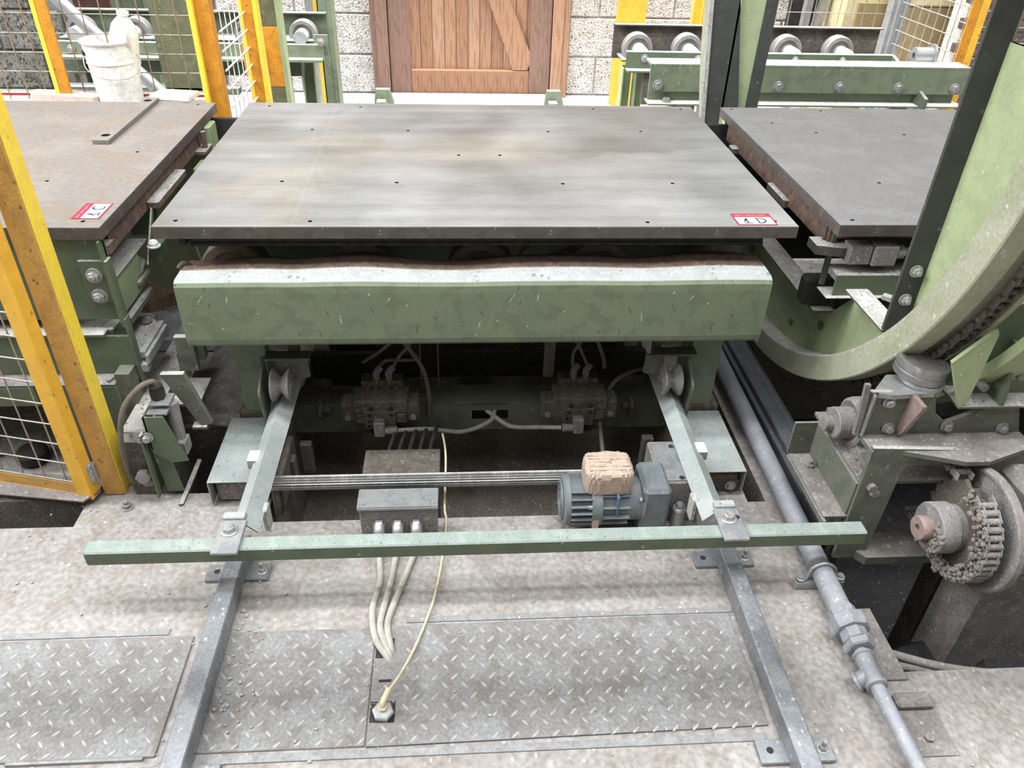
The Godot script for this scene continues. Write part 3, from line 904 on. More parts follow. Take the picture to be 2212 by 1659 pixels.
func left_table() -> void:
	var t := thing("table_plate", "rust-tinged flat steel table plate with lot sticker 1C", "table plate", V(-1.9, 0.8, 2.76))
	table_plate(t, -2.92, -1.018, 2.112, 3.412, [-1.129, 2.772, -1.314, 2.481, -1.079, 2.157, -1.084, 3.384, -1.9, 2.77], M.steel_rust)
	m.B(-2.9, -1.05, 0.765, 0.803, 2.19, 2.215, 0.002); m.B(-2.9, -1.05, 0.765, 0.803, 3.31, 3.34, 0.002)
	m.B(-1.065, -1.04, 0.725, 0.803, 2.2, 3.34, 0.003)
	out("underframe", t, M.rust)
	m.B(-1.04, -1.0, 0.73, 0.755, 2.52, 2.84, 0.003); out("pad", t, M.rust, M.dust)
	m.plate_xd(P2([-1.16, 2.13, -1.06, 2.13, -1.028, 2.16, -1.028, 2.2, -1.16, 2.2]), 0.765, 0.028); out("pad", t, M.rust, M.dust)
	m.B(-1.065, -1.045, 0.73, 0.805, 2.2, 2.212, 0.001); m.B(-1.06, -1.0, 0.72, 0.735, 3.1, 3.2, 0.002); m.B(-1.02, -1.005, 0.72, 0.8, 3.14, 3.16, 0.002)
	out("pad_bracket", t, M.rust, M.dust)
	sticker(t, V(-1.08, 0.8412, 2.232), 0.12, 0.08, 1.5708, "1C", "red and white lot sticker reading 1C")
	var o := thing("flat_bar", "flat steel bar with a round hole at its near end, lying on the 1C table", "steel bar", V(-1.28, 0.84, 3.15))
	var c := CSGCombiner3D.new()
	c.name = "bar"
	o.add_child(c, true)
	var b := CSGBox3D.new()
	b.name = "slab"
	b.size = Vector3(0.056, 0.014, 0.60)
	b.position = Vector3(0, 0.0085, 0)
	b.material = M.steel_rust
	c.add_child(b, true)
	for q in 2:
		var h := CSGCylinder3D.new()
		h.name = "hole"
		h.operation = CSGShape3D.OPERATION_SUBTRACTION
		h.radius = 0.016
		h.height = 0.05
		h.sides = 20
		h.position = Vector3(-0.002, 0.008, 0.24 if q == 0 else -0.23)
		h.material = M.dark
		c.add_child(h, true)
	# back ledge with what stands on it
	o = thing("back_ledge", "white and red steel ledge running behind the 1C table", "ledge", V(-1.9, 0, 3.6))
	m.B(-2.9, -1.07, 0.765, 0.80, 3.425, 3.68, 0.003); out("shelf", o, M.dust_w)
	m.B(-2.9, -1.09, 0.80, 0.812, 3.60, 3.62, 0.001); m.B(-2.9, -1.09, 0.823, 0.832, 3.60, 3.63, 0.001); out("rail", o, M.white)
	m.B(-2.9, -1.09, 0.812, 0.823, 3.602, 3.62, 0.001); out("red_strip", o, M.red)
	for x: float in [-2.7, -1.5]:
		m.B(x, x + 0.05, 0, 0.765, 3.5, 3.55, 0.002); out("leg", o, M.green_d)
	m.x = Transform3D(Basis(Vector3.UP, -0.22), V(-1.67, 0.80, 3.52))
	m.box(Vector3(0, 0.024, 0), Vector3(0.3, 0.048, 0.06), 0.006)
	single("timber_batten", "pinkish timber batten lying behind the 1C table left of the bucket", "batten", M.plank)
	m.x = Transform3D(Basis(Vector3.UP, -0.16), V(-1.2, 0.842, 3.47))
	m.box(Vector3(0, 0.012, 0), Vector3(0.17, 0.022, 0.11), 0.004)
	m.x = Transform3D.IDENTITY
	single("paper_pad", "cream scuffed slab at the far edge of the 1C table, beyond the flat bar", "slab", M.paper)
	bucket()

func bucket() -> void:
	var o := thing("bucket", "dented white metal bucket with a wire handle behind the 1C table", "bucket", V(-1.45, 0.80, 3.54))
	var c := V(-1.45, 0.80, 3.54)
	m.lathe(c, Vector3.UP, [Vector2(0, 0.004), Vector2(0.082, 0.004), Vector2(0.085, 0.0), Vector2(0.088, 0.006), Vector2(0.096, 0.17), Vector2(0.1005, 0.174), Vector2(0.097, 0.18), Vector2(0.101, 0.248), Vector2(0.108, 0.252), Vector2(0.11, 0.258), Vector2(0.106, 0.262), Vector2(0.1, 0.258), Vector2(0.086, 0.012), Vector2(0, 0.012)], 40)
	out("pail", o, M.white)
	m.tube([c + Vector3(-0.09, 0.215, 0.045), c + Vector3(-0.075, 0.16, 0.09), c + Vector3(0.0, 0.125, 0.108), c + Vector3(0.09, 0.125, 0.07), c + Vector3(0.122, 0.17, 0.02), c + Vector3(0.1, 0.22, 0.0)], 0.0022, 6, 6)
	out("wire_handle", o, M.wire)
	m.hexbolt(c + Vector3(-0.082, 0.215, 0.05), Vector3(-0.8, 0, 0.55), 0.011, 0.007); out("handle_ear", o, M.black)
	var j := thing("plastic_jug", "translucent white plastic jug standing in the white bucket", "jug", c + Vector3(0.05, 0.14, 0))
	var tilt := Transform3D(Basis(Vector3.FORWARD, 0.18), c + Vector3(0.038, 0.10, -0.01))
	m.x = tilt
	m.lathe(Vector3.ZERO, Vector3.UP, [Vector2(0, 0), Vector2(0.05, 0.0), Vector2(0.055, 0.02), Vector2(0.055, 0.18), Vector2(0.046, 0.215), Vector2(0.03, 0.238), Vector2(0.02, 0.248), Vector2(0.02, 0.253), Vector2(0.0235, 0.255), Vector2(0.0235, 0.268), Vector2(0.018, 0.271), Vector2(0, 0.271)], 32)
	out("body", j, M.plastic)
	m.x = tilt
	m.tube([Vector3(0.012, 0.238, 0.025), Vector3(0.022, 0.235, 0.05), Vector3(0.032, 0.20, 0.066), Vector3(0.036, 0.155, 0.05)], 0.0095, 10, 5)
	out("grip", j, M.plastic)
	m.x = Transform3D.IDENTITY

func right_table() -> void:
	var t := thing("table_plate", "plain grey dusty steel table plate inside the tilting ring", "table plate", V(2.1, 0.8, 2.77))
	table_plate(t, 1.15, 3.05, 2.13, 3.42, [1.586, 3.379, 1.302, 3.187, 1.44, 3.06, 1.8, 3.044, 1.438, 2.491, 1.203, 2.169, 1.19, 3.39], M.steel_grey)
	m.B(1.19, 3.0, 0.765, 0.803, 2.2, 2.225, 0.002); m.B(1.19, 3.0, 0.765, 0.803, 3.3, 3.33, 0.002); m.B(1.168, 1.19, 0.725, 0.803, 2.22, 3.33, 0.003)
	out("underframe", t, M.rust)
	m.plate_xd(P2([1.125, 2.19, 1.2, 2.17, 1.26, 2.17, 1.26, 2.26, 1.125, 2.26]), 0.745, 0.03); out("pad", t, M.steel_edge, M.dust)
	m.B(1.15, 1.185, 0.72, 0.75, 2.56, 2.74, 0.003); out("pad", t, M.steel_edge, M.dust)
	m.B(1.14, 1.18, 0.72, 0.745, 3.15, 3.2, 0.003); m.B(1.172, 1.187, 0.73, 0.805, 3.15, 3.2, 0.002); m.B(1.16, 1.175, 0.7, 0.803, 2.23, 2.245, 0.002)
	out("pad_bracket", t, M.steel_edge, M.dust)

func main_table() -> void:
	var t := thing("table_plate", "clean centre steel table plate with lot sticker 1D on its near right corner", "table plate", V(0.07, 0.8, 2.77))
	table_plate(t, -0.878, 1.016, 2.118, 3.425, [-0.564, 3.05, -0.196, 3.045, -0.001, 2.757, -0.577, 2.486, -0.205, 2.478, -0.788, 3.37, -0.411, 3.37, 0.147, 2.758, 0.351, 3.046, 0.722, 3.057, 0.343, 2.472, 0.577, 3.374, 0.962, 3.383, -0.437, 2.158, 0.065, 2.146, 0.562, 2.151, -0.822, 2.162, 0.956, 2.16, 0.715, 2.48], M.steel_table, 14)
	m.B(-0.80, 0.94, 0.765, 0.803, 2.175, 2.20, 0.003); m.B(-0.80, 0.94, 0.755, 0.768, 2.17, 2.26, 0.003)
	m.B(-0.80, 0.94, 0.755, 0.803, 3.30, 3.34, 0.003)
	m.B(-0.845, -0.82, 0.745, 0.803, 2.2, 3.3, 0.003); m.B(0.91, 0.94, 0.755, 0.803, 2.2, 3.3, 0.003)
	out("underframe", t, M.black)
	sticker(t, V(0.894, 0.8412, 2.172), 0.122, 0.088, 0.0, "1D", "red and white lot sticker reading 1D")

func machine() -> void:
	var t := thing("machine_frame", "green roller machine frame under the centre 1D table with a dented front beam", "machine", V(0.06, 0, 2.6))
	# front beam: folded channel whose top flange is wavy with dents
	var nx := 120
	var prof := [Vector2(2.24, 0.684), Vector2(2.21, 0.697), Vector2(2.18, 0.704), Vector2(2.11, 0.709), Vector2(2.052, 0.708), Vector2(2.038, 0.702), Vector2(2.031, 0.691), Vector2(2.03, 0.67), Vector2(2.03, 0.515), Vector2(2.033, 0.499), Vector2(2.042, 0.488), Vector2(2.055, 0.484), Vector2(2.15, 0.484), Vector2(2.15, 0.490), Vector2(2.06, 0.490), Vector2(2.04, 0.51), Vector2(2.04, 0.68), Vector2(2.06, 0.70), Vector2(2.24, 0.678)]
	var x0 := -0.822
	var x1 := 0.937
	var grid := []
	for i in nx + 1:
		var x := lerpf(x0, x1, float(i) / nx)
		var wv := 0.010 * exp(-pow((x + 0.28) / 0.12, 2)) - 0.006 * exp(-pow((x - 0.02) / 0.10, 2)) + 0.006 * exp(-pow((x - 0.40) / 0.14, 2)) + 0.004 * sin(x * 9.0) - 0.005 * exp(-pow((x + 0.5) / 0.07, 2)) + 0.007 * exp(-pow((x - 0.75) / 0.16, 2))
		var row := PackedVector3Array()
		for q: Vector2 in prof:
			var k := clampf((q.x - 2.035) / 0.15, 0.0, 1.3) if q.y > 0.67 else 0.0
			var lip := wv * 0.25 if q.y > 0.65 and q.x < 2.06 else 0.0
			row.append(V(x, q.y + wv * k * 1.3 + lip, q.x + wv * k * 0.8))
		grid.append(row)
	for part in 2:
		for i in nx:
			for j in prof.size() - 1:
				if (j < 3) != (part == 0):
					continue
				var a: Vector3 = grid[i][j]
				var b: Vector3 = grid[i + 1][j]
				var c: Vector3 = grid[i + 1][j + 1]
				var d: Vector3 = grid[i][j + 1]
				var nn := (b - a).cross(c - a).normalized()
				if j < 11 and (nn.z < -0.2 or (nn.y < -0.2 and j < 5)):
					nn = -nn
				if j >= 9 and j < 12 and nn.y > 0.2:
					nn = -nn
				m.quad(a, b, c, d, nn)
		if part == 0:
			out("grimy_shaded_lip", t, M.rust)  # brown holds the shadow of the table plate as well as grime
	out("front_beam", t, M.green, M.dust_w)
	for x: float in [x0, x1 - 0.008]:
		m.plate_dy(P2([2.034, 0.49, 2.034, 0.70, 2.15, 0.70, 2.15, 0.49]), x + 0.001, 0.006)
		out("beam_end", t, M.green)
	m.B(-0.72, 0.86, 0.49, 0.70, 2.14, 2.15, 0.001)
	out("beam_web", t, M.black)
	m.B(-0.85, -0.80, 0.42, 0.66, 3.2, 3.3, 0.003); m.B(-0.85, 0.97, 0.2, 0.76, 3.36, 3.4, 0.003); m.B(0.92, 0.97, 0.42, 0.66, 3.2, 3.3, 0.003)
	out("rear_beam", t, M.green)
	m.B(-0.822, -0.802, 0.48, 0.6, 2.15, 3.32, 0.003); m.B(0.917, 0.937, 0.48, 0.6, 2.15, 3.32, 0.003)
	out("side_beam", t, M.green_d, M.dust)
	m.B(-0.80, 0.92, 0.50, 0.53, 2.7, 2.75, 0.002); m.B(-0.80, 0.92, 0.43, 0.68, 2.5, 2.508, 0.001)
	out("inner_web", t, M.green_d)
	for x: float in [-0.728, -0.327, 0.065, 0.456, 0.851]:
		roller_wheel(t, x, 0.600, 2.30, 0.107, "table_roller")
		m.cyl(V(x, 0.6, 2.17), V(x, 0.6, 3.2), 0.02, 12); out("axle", t, M.grime)
	for x: float in [-0.728, -0.327, 0.065, 0.456, 0.851]:
		roller_wheel(t, x, 0.600, 3.24, 0.107, "table_roller")
	# parts glimpsed between the rollers
	for q: Array in [[-0.58, 0.03], [-0.5, 0.014], [0.62, 0.02], [0.68, 0.012]]:
		m.hexbolt(V(q[0], 0.68, 2.45), Vector3(0, 0, 1), q[1], 0.02); out("bolt", t, M.grime)
	m.tube([V(0.24, 0.68, 2.36), V(0.2, 0.66, 2.33), V(0.21, 0.63, 2.32), V(0.27, 0.64, 2.33), V(0.36, 0.665, 2.34)], 0.006, 8, 6); out("hose", t, M.cable_b)
	m.tube([V(-0.22, 0.66, 2.25), V(-0.1, 0.64, 2.24), V(0.0, 0.625, 2.24)], 0.0016, 6, 4); m.hexbolt(V(-0.06, 0.668, 2.235), Vector3.UP, 0.008, 0.006, true); out("pull_wire", t, M.cable_b)
	m.tube([V(-0.84, 0.695, 2.15), V(-0.825, 0.708, 2.155), V(-0.81, 0.70, 2.16)], 0.008, 8, 5); out("curled_wire", t, M.cable_b)
	# front legs with their foot blocks
	for s in 2:
		var a := -0.752 if s == 0 else 0.785
		var b := -0.645 if s == 0 else 0.892
		m.B(a, b, 0.12, 0.47, 2.2, 2.33, 0.004); out("leg", t, M.green)
		m.B(a - 0.02 if s == 0 else a, b if s == 0 else b + 0.015, 0.462, 0.484, 2.10, 2.36, 0.003); out("leg_head", t, M.rust)
		m.B(a - 0.02 if s == 0 else a - 0.02, b if s == 0 else b + 0.03, 0.0, 0.125, 2.19, 2.36, 0.006); out("foot_block", t, M.grime)
		m.B(a, b, 0, 0.44, 3.1, 3.25, 0.004); out("leg", t, M.green)
	# grooved guide rollers in their brackets
	for s in 2:
		var cx := -0.588 if s == 0 else 0.703
		var sg := 1.0 if s == 0 else -1.0
		m.lathe(V(cx - 0.034, 0.29, 2.115), Vector3.RIGHT, [Vector2(0, -0.006), Vector2(0.014, -0.006), Vector2(0.014, 0), Vector2(0.03, 0), Vector2(0.036, 0.004), Vector2(0.054, 0.004), Vector2(0.055, 0.01), Vector2(0.03, 0.030), Vector2(0.027, 0.034), Vector2(0.03, 0.038), Vector2(0.055, 0.058), Vector2(0.054, 0.064), Vector2(0.036, 0.064), Vector2(0.03, 0.068), Vector2(0.014, 0.068), Vector2(0.014, 0.074), Vector2(0, 0.074)], 36)
		out("grooved_roller", t, M.greydust)
		m.plate_xy(P2([cx - 0.02, 0.365, cx + 0.085 * sg, 0.365, cx + 0.087 * sg, 0.295, cx + 0.07 * sg, 0.288, cx - 0.02, 0.29]), 2.155, 0.008)
		m.B(cx - 0.055, cx + 0.09, 0.36, 0.368, 2.15, 2.2, 0.001)
		out("bracket_plate", t, M.green_g)
		m.plate_dy(P2([2.17, 0.368, 2.06, 0.30, 2.055, 0.285, 2.075, 0.16, 2.11, 0.16, 2.19, 0.20]), cx - 0.066 if s == 0 else cx + 0.058, 0.008)
		out("bracket_cheek", t, M.green_g)
		m.B(cx + 0.02 * sg, cx + 0.05 * sg, 0.33, 0.482, 2.2, 2.23, 0.002); m.B(cx + 0.10 * sg, cx + 0.145 * sg, 0.36, 0.484, 2.22, 2.26, 0.002); m.B(cx - 0.03, cx + 0.03, 0.4, 0.482, 2.15, 2.2, 0.002)
		out("hanger", t, M.grime)
		# slotted adjuster plate with a disc washer on the inner side
		m.cyl(V(cx + 0.075 * sg, 0.07, 2.27), V(cx + 0.088 * sg, 0.07, 2.27), 0.032, 22); m.cyl(V(cx + 0.088 * sg, 0.072, 2.27), V(cx + 0.115 * sg, 0.072, 2.27), 0.014, 14)
		m.B(cx + 0.02 * sg, cx + 0.06 * sg, -0.1, 0.03, 2.12, 2.15, 0.003)
		out("cross_bolt", t, M.grime)
	# low cross beam between the legs with a slot
	m.B(-0.64, 0.036, -0.06, 0.066, 2.3, 2.306, 0.002); m.B(0.17, 0.78, -0.06, 0.066, 2.3, 2.306, 0.002); m.B(0.036, 0.17, 0.036, 0.066, 2.3, 2.306, 0.0); m.B(0.036, 0.17, -0.06, -0.008, 2.3, 2.306, 0.0)
	m.B(-0.64, 0.78, 0.062, 0.068, 2.3, 2.42, 0.001); m.B(-0.64, 0.78, -0.06, -0.054, 2.3, 2.42, 0.001)
	out("cross_beam", t, M.green_g)
	m.B(-0.60, -0.42, 0.068, 0.074, 2.38, 2.42, 0.001); m.B(-0.60, -0.46, 0.068, 0.073, 2.32, 2.38, 0.001)
	out("shim_plate", t, M.grime)
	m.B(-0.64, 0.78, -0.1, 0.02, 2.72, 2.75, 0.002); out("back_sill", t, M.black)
	m.B(-0.335, -0.22, 0.45, 0.484, 2.1, 2.4, 0.002); m.B(-0.40, -0.38, 0.3, 0.48, 2.4, 2.44, 0.002); m.B(0.42, 0.47, 0.38, 0.48, 2.3, 2.4, 0.002)
	out("hanger", t, M.grime)
	m.B(-0.155, -0.15, 0.07, 0.49, 2.40, 2.42, 0.001); m.B(-0.09, -0.085, 0.07, 0.49, 2.40, 2.42, 0.001); m.B(-0.17, -0.08, 0.31, 0.315, 2.38, 2.42, 0.001); m.B(0.30, 0.34, 0.14, 0.49, 2.36, 2.37, 0.001)
	out("cable_ladder", t, M.cable_b)

func under_machine() -> void:
	# hydraulic valve blocks on the cross beam
	for s in 2:
		var cx := -0.286 if s == 0 else 0.422
		var v := thing("hydraulic_valve", "dust-brown hydraulic valve block on the cross beam, nearest the %s" % ("dark junction box" if s == 0 else "taped motor"), "valve", V(cx, 0.07, 2.26), "")
		m.B(cx - 0.073, cx + 0.073, 0.068, 0.182, 2.285, 2.34, 0.004)
		out("manifold", v, M.grime)
		m.B(cx - 0.095, cx + 0.095, 0.10, 0.155, 2.20, 2.30, 0.005); m.B(cx - 0.06, cx + 0.05, 0.038, 0.112, 2.195, 2.26, 0.003)
		m.B(cx - 0.14, cx - 0.085, 0.062, 0.14, 2.205, 2.275, 0.006); m.B(cx + 0.085, cx + 0.135, 0.06, 0.14, 2.205, 2.275, 0.006)
		m.B(cx - 0.09, cx - 0.05, 0.058, 0.10, 2.2, 2.26, 0.004); m.B(cx + 0.05, cx + 0.09, 0.058, 0.10, 2.2, 2.26, 0.004)
		out("valve_body", v, M.grime)
		for q: Array in [[-0.117, 0.085], [0.112, 0.085], [-0.045, 0.07], [-0.045, 0.05]]:
			m.cyl(V(cx + q[0], q[1], 2.205), V(cx + q[0], q[1], 2.195), 0.011 if absf(q[0]) > 0.1 else 0.006, 12); out("screw", v, M.greydust)
		for q: Array in [[-0.04, 0.098], [0.035, 0.098], [-0.035, 0.125], [0.035, 0.125]]:
			m.cyl(V(cx + q[0], q[1], 2.206), V(cx + q[0], q[1], 2.1935), 0.0075, 12); out("port_plug", v, M.dark)
		m.B(cx - 0.026, cx + 0.012, 0.022, 0.085, 2.165, 2.2, 0.004); m.cyl(V(cx + (0.012 if s == 0 else -0.026), 0.042, 2.18), V(cx + (0.055 if s == 0 else -0.065), 0.042, 2.18), 0.015, 16)
		out("plug_connector", v, M.greydust)
		for dx: float in [-0.03, 0.04]:
			for r in 6:
				m.lathe(V(cx + dx, 0.055 - r * 0.011, 2.235), Vector3.DOWN, [Vector2(0.012, 0), Vector2(0.018, 0.003), Vector2(0.018, 0.008), Vector2(0.012, 0.011), Vector2(0, 0.011)], 14)
			out("solenoid", v, M.black)
		for q: Array in [[-0.018, 0.0], [0.026, 1.0]]:
			m.cyl(V(cx + q[0], 0.165, 2.3), V(cx + q[0], 0.182, 2.3), 0.016, 6, 0.001); m.cyl(V(cx + q[0], 0.182, 2.3), V(cx + q[0], 0.196, 2.3), 0.011, 14)
			m.tube([V(cx + q[0], 0.19, 2.3), V(cx + q[0], 0.208, 2.302), V(cx + q[0] + 0.016, 0.222, 2.315)], 0.0125, 12, 5)
			out("elbow", v, M.greydust)
		for dx: float in [-0.05, -0.02, 0.02, 0.05]:
			m.B(cx + dx - 0.008, cx + dx + 0.008, 0.145, 0.165, 2.272, 2.29, 0.002)
		out("cap_screw", v, M.grime)
	# hoses: each one a thing of its own
	var hs := [
		[[-0.30, 0.215, 2.31], [-0.27, 0.24, 2.33], [-0.2, 0.235, 2.34], [-0.16, 0.24, 2.35], [-0.21, 0.32, 2.34], [-0.24, 0.49, 2.34]],
		[[-0.25, 0.215, 2.31], [-0.22, 0.26, 2.33], [-0.17, 0.33, 2.33], [-0.15, 0.49, 2.34]],
		[[-0.25, 0.49, 2.31], [-0.19, 0.31, 2.32], [-0.14, 0.22, 2.31], [-0.12, 0.12, 2.29], [-0.125, 0.03, 2.29]],
		[[-0.36, 0.2, 2.38], [-0.28, 0.27, 2.36], [-0.2, 0.36, 2.36], [-0.18, 0.49, 2.37]],
		[[0.40, 0.22, 2.31], [0.40, 0.27, 2.32], [0.43, 0.33, 2.33], [0.46, 0.49, 2.34]],
		[[0.455, 0.22, 2.31], [0.43, 0.27, 2.33], [0.39, 0.36, 2.34], [0.38, 0.49, 2.35]],
		[[0.42, 0.49, 2.30], [0.48, 0.33, 2.31], [0.51, 0.25, 2.32], [0.52, 0.2, 2.33]],
		[[0.53, 0.12, 2.28], [0.56, 0.17, 2.29], [0.62, 0.195, 2.31], [0.68, 0.19, 2.34]],
		[[0.50, 0.05, 2.24], [0.505, -0.05, 2.1], [0.49, -0.02, 1.95], [0.47, 0.12, 1.82]],
	]
	var hl := ["thin hose looping off the left elbow of the valve by the dark box", "hose rising from the right elbow of the valve by the dark box", "long hose dropping past the right end of the valve by the dark box", "hose crossing behind the elbows of the valve by the dark box", "hose rising from the left elbow of the valve by the motor", "hose curving up from the right elbow of the valve by the motor", "thick cut hose hanging right of the valve by the motor", "short hose arching from the valve by the motor towards the right leg", "grey conduit from the valve by the motor down to the taped terminal box"]
	for i in hs.size():
		var pts := []
		for q: Array in hs[i]:
			pts.append(V(q[0], q[1], q[2]))
		m.tube(pts, 0.008 if i in [2, 6, 7, 8] else 0.0062, 10, 7)
		single("hose", hl[i], "hose", M.cable_b)
	m.tube([V(-0.23, 0.042, 2.18), V(-0.12, 0.03, 2.2), V(0.0, 0.0, 2.22), V(0.1, 0.015, 2.26), V(0.12, 0.03, 2.31)], 0.0085, 10, 8)
	single("cable", "valve lead sagging from the left-hand valve into the beam slot", "cable", M.cable)
	m.tube([V(0.355, 0.042, 2.18), V(0.28, 0.03, 2.2), V(0.18, 0.012, 2.23), V(0.12, 0.02, 2.28), V(0.09, 0.03, 2.31)], 0.0085, 10, 8)
	single("cable", "valve lead sagging from the right-hand valve into the beam slot", "cable", M.cable)
	# dark junction box in the pit with its cables
	var b := thing("junction_box", "dark grimy junction box in the pit below the valve, behind the splined shaft", "junction box", V(-0.2, -0.1, 2.0))
	m.B(-0.325, -0.082, -0.44, 0.052, 1.93, 2.05, 0.004); out("body", b, M.grime)
	m.B(-0.33, -0.077, 0.052, 0.058, 1.925, 2.055, 0.002); out("lid", b, M.grime)
	for x: float in [-0.31, -0.1]:
		m.cyl(V(x, 0.058, 2.035), V(x, 0.062, 2.035), 0.006, 12); out("screw", b, M.grime)
	for i in 5:
		var x := -0.255 + i * 0.035
		m.tube([V(x, 0.03, 2.052), V(x + 0.005, 0.05, 2.08), V(x + 0.02, 0.03, 2.2), V(x + 0.03, -0.05, 2.32), V(x + 0.03, 0.0, 2.45)], 0.007, 8, 6)
		single("cable", ["first", "second", "third", "fourth", "fifth"][i] + " dark cable from the left behind the dark junction box", "cable", M.black)
	# side covers and what they hide
	for s in 2:
		var a := -0.80 if s == 0 else 0.755
		var c := -0.60 if s == 0 else 0.924
		var cv := thing("sheet_cover", "folded pale sheet cover on the floor at the %s end of the shaft" % ("ribbed-shaft's left" if s == 0 else "gearbox"), "cover", V((a + c) / 2, 0, 2.0))
		m.B(a, c, 0.097, 0.101, 1.857, 2.19, 0.001)
		if s == 0:
			m.B(a, a + 0.004, 0.005, 0.1, 1.857, 2.19, 0.001)
		else:
			m.B(c - 0.004, c, 0.005, 0.1, 1.857, 2.19, 0.001)
		out("cover", cv, M.green_p)
		m.cyl(V(c - 0.025 if s == 0 else a + 0.02, 0.1, 1.875), V(c - 0.025 if s == 0 else a + 0.02, 0.103, 1.875), 0.005, 10); out("screw", cv, M.dark)
		if s == 0:
			m.B(-0.785, -0.63, 0.0, 0.09, 1.875, 2.18, 0.012); m.cyl(V(-0.7, 0.02, 1.885), V(-0.7, 0.02, 1.87), 0.02, 16); out("bearing_casting", cv, M.dust_b)
			m.cyl(V(-0.685, 0.03, 1.876), V(-0.685, 0.03, 1.872), 0.008, 12); out("bolt_hole", cv, M.dark)
			m.B(-0.60, -0.575, -0.02, 0.09, 1.83, 2.1, 0.003); m.B(-0.575, -0.56, -0.06, 0.06, 2.0, 2.04, 0.003); out("side_plate", cv, M.grime)
		else:
			m.cyl(V(0.77, 0.06, 1.90), V(0.905, 0.06, 1.90), 0.028, 20); out("roller", cv, M.rust)
			m.B(0.80, 0.915, 0.0, 0.05, 1.872, 1.885, 0.002); out("bracket", cv, M.steel_edge)
			m.hexbolt(V(0.885, 0.03, 1.87), Vector3(0, 0, 1), 0.013, 0.01); out("bolt", cv, M.bolt)
			m.cyl(V(0.835, 0.015, 1.873), V(0.835, 0.015, 1.869), 0.01, 12); out("bolt_hole", cv, M.dark)
	# ribbed drive shaft
	m.lathe(V(-0.60, 0.115, 1.832), Vector3.RIGHT, [Vector2(0, 0), Vector2(0.019, 0), Vector2(0.019, 0.98), Vector2(0, 0.98)], 16)
	for i in 16:
		var a := TAU * i / 16
		m.box(V(-0.11, 0.115 + sin(a) * 0.0205, 1.832 + cos(a) * 0.0205), Vector3(0.97, 0.0052, 0.0042), 0.0006, Basis(Vector3.RIGHT, -a))
	single("splined_shaft", "long ribbed steel drive shaft across the pit from the left cover to the motor", "shaft", M.steel)
	# geared motor with taped terminal box
	var g := thing("gear_motor", "blue-grey finned electric motor with a brown-taped terminal box and gearbox", "motor", V(0.45, 0, 1.72))
	var mc := V(0.30, 0.115, 1.73)
	m.lathe(mc, Vector3.RIGHT, [Vector2(0, -0.002), Vector2(0.03, -0.003), Vector2(0.07, 0.0), Vector2(0.078, 0.006), Vector2(0.078, 0.02), Vector2(0.07, 0.022), Vector2(0.066, 0.05), Vector2(0.066, 0.24)], 40)
	for k in 3:
		m.lathe(mc, Vector3.LEFT, [Vector2(0.018 + k * 0.017, 0.002), Vector2(0.02 + k * 0.017, 0.006), Vector2(0.026 + k * 0.017, 0.006), Vector2(0.028 + k * 0.017, 0.002)], 32)
	out("fan_cowl", g, M.motor)
	for i in 22:
		var a := TAU * i / 22 + 0.14
		if absf(angle_difference(a, PI / 2)) < 0.5:
			continue
		m.box(mc + Vector3(0.052, sin(a) * 0.072, cos(a) * 0.072), Vector3(0.064, 0.006, 0.022), 0.0015, Basis(Vector3.RIGHT, -a + PI / 2) * Basis(Vector3.RIGHT, PI / 2))
		out("cowl_fin", g, M.motor)
	for i in 26:
		var a := TAU * i / 26 + 0.1
		m.box(mc + Vector3(0.155, sin(a) * 0.069, cos(a) * 0.069), Vector3(0.085, 0.0045, 0.02), 0.001, Basis(Vector3.RIGHT, -a))
		if i % 2 == 0:
			m.v.clear(); m.n.clear()
			continue
		out("cooling_fin", g, M.motor)
	m.lathe(mc + Vector3(0.082, 0, 0), Vector3.RIGHT, [Vector2(0.06, 0), Vector2(0.079, 0), Vector2(0.081, 0.003), Vector2(0.081, 0.03), Vector2(0.079, 0.033), Vector2(0.06, 0.033)], 40); out("end_shield", g, M.motor)
	m.cyl(mc + Vector3(0.07, 0.03, 0.07), mc + Vector3(0.083, 0.03, 0.07), 0.007, 10); out("bolt", g, M.bolt)
	m.B(0.385, 0.405, 0.03, 0.105, 1.65, 1.655, 0.001); out("rating_plate", g, M.tape)
	m.B(0.40, 0.50, 0.135, 0.185, 1.68, 1.79, 0.006); m.B(0.455, 0.462, 0.1, 0.185, 1.655, 1.68, 0.002); out("terminal_base", g, M.motor_b)
	# taped lid: rounded box wrapped in creased brown tape
	var tc := V(0.433, 0.222, 1.735)
	var hx := 0.074
	var hz := 0.06
	var prev := []
	for j in 9:
		var f := [0.93, 0.985, 1.0, 1.0, 0.99, 0.97, 0.9, 0.72, 0.0][j] as float
		var y := [-0.045, -0.04, -0.03, 0.0, 0.015, 0.024, 0.031, 0.034, 0.035][j] as float
		var ringp := []
		for k in 48:
			var a := TAU * k / 48
			var ca := cos(a)
			var sa := sin(a)
			var q := Vector2(signf(ca) * pow(absf(ca), 0.42) * hx, signf(sa) * pow(absf(sa), 0.42) * hz) * f
			var wob := 0.0016 * sin(k * 2.7 + j * 1.9) + 0.001 * sin(k * 5.3)
			ringp.append(tc + Vector3(q.x * (1.0 + wob * 8.0), y + wob * (1.0 if j > 3 else 0.5), q.y * (1.0 + wob * 8.0)))
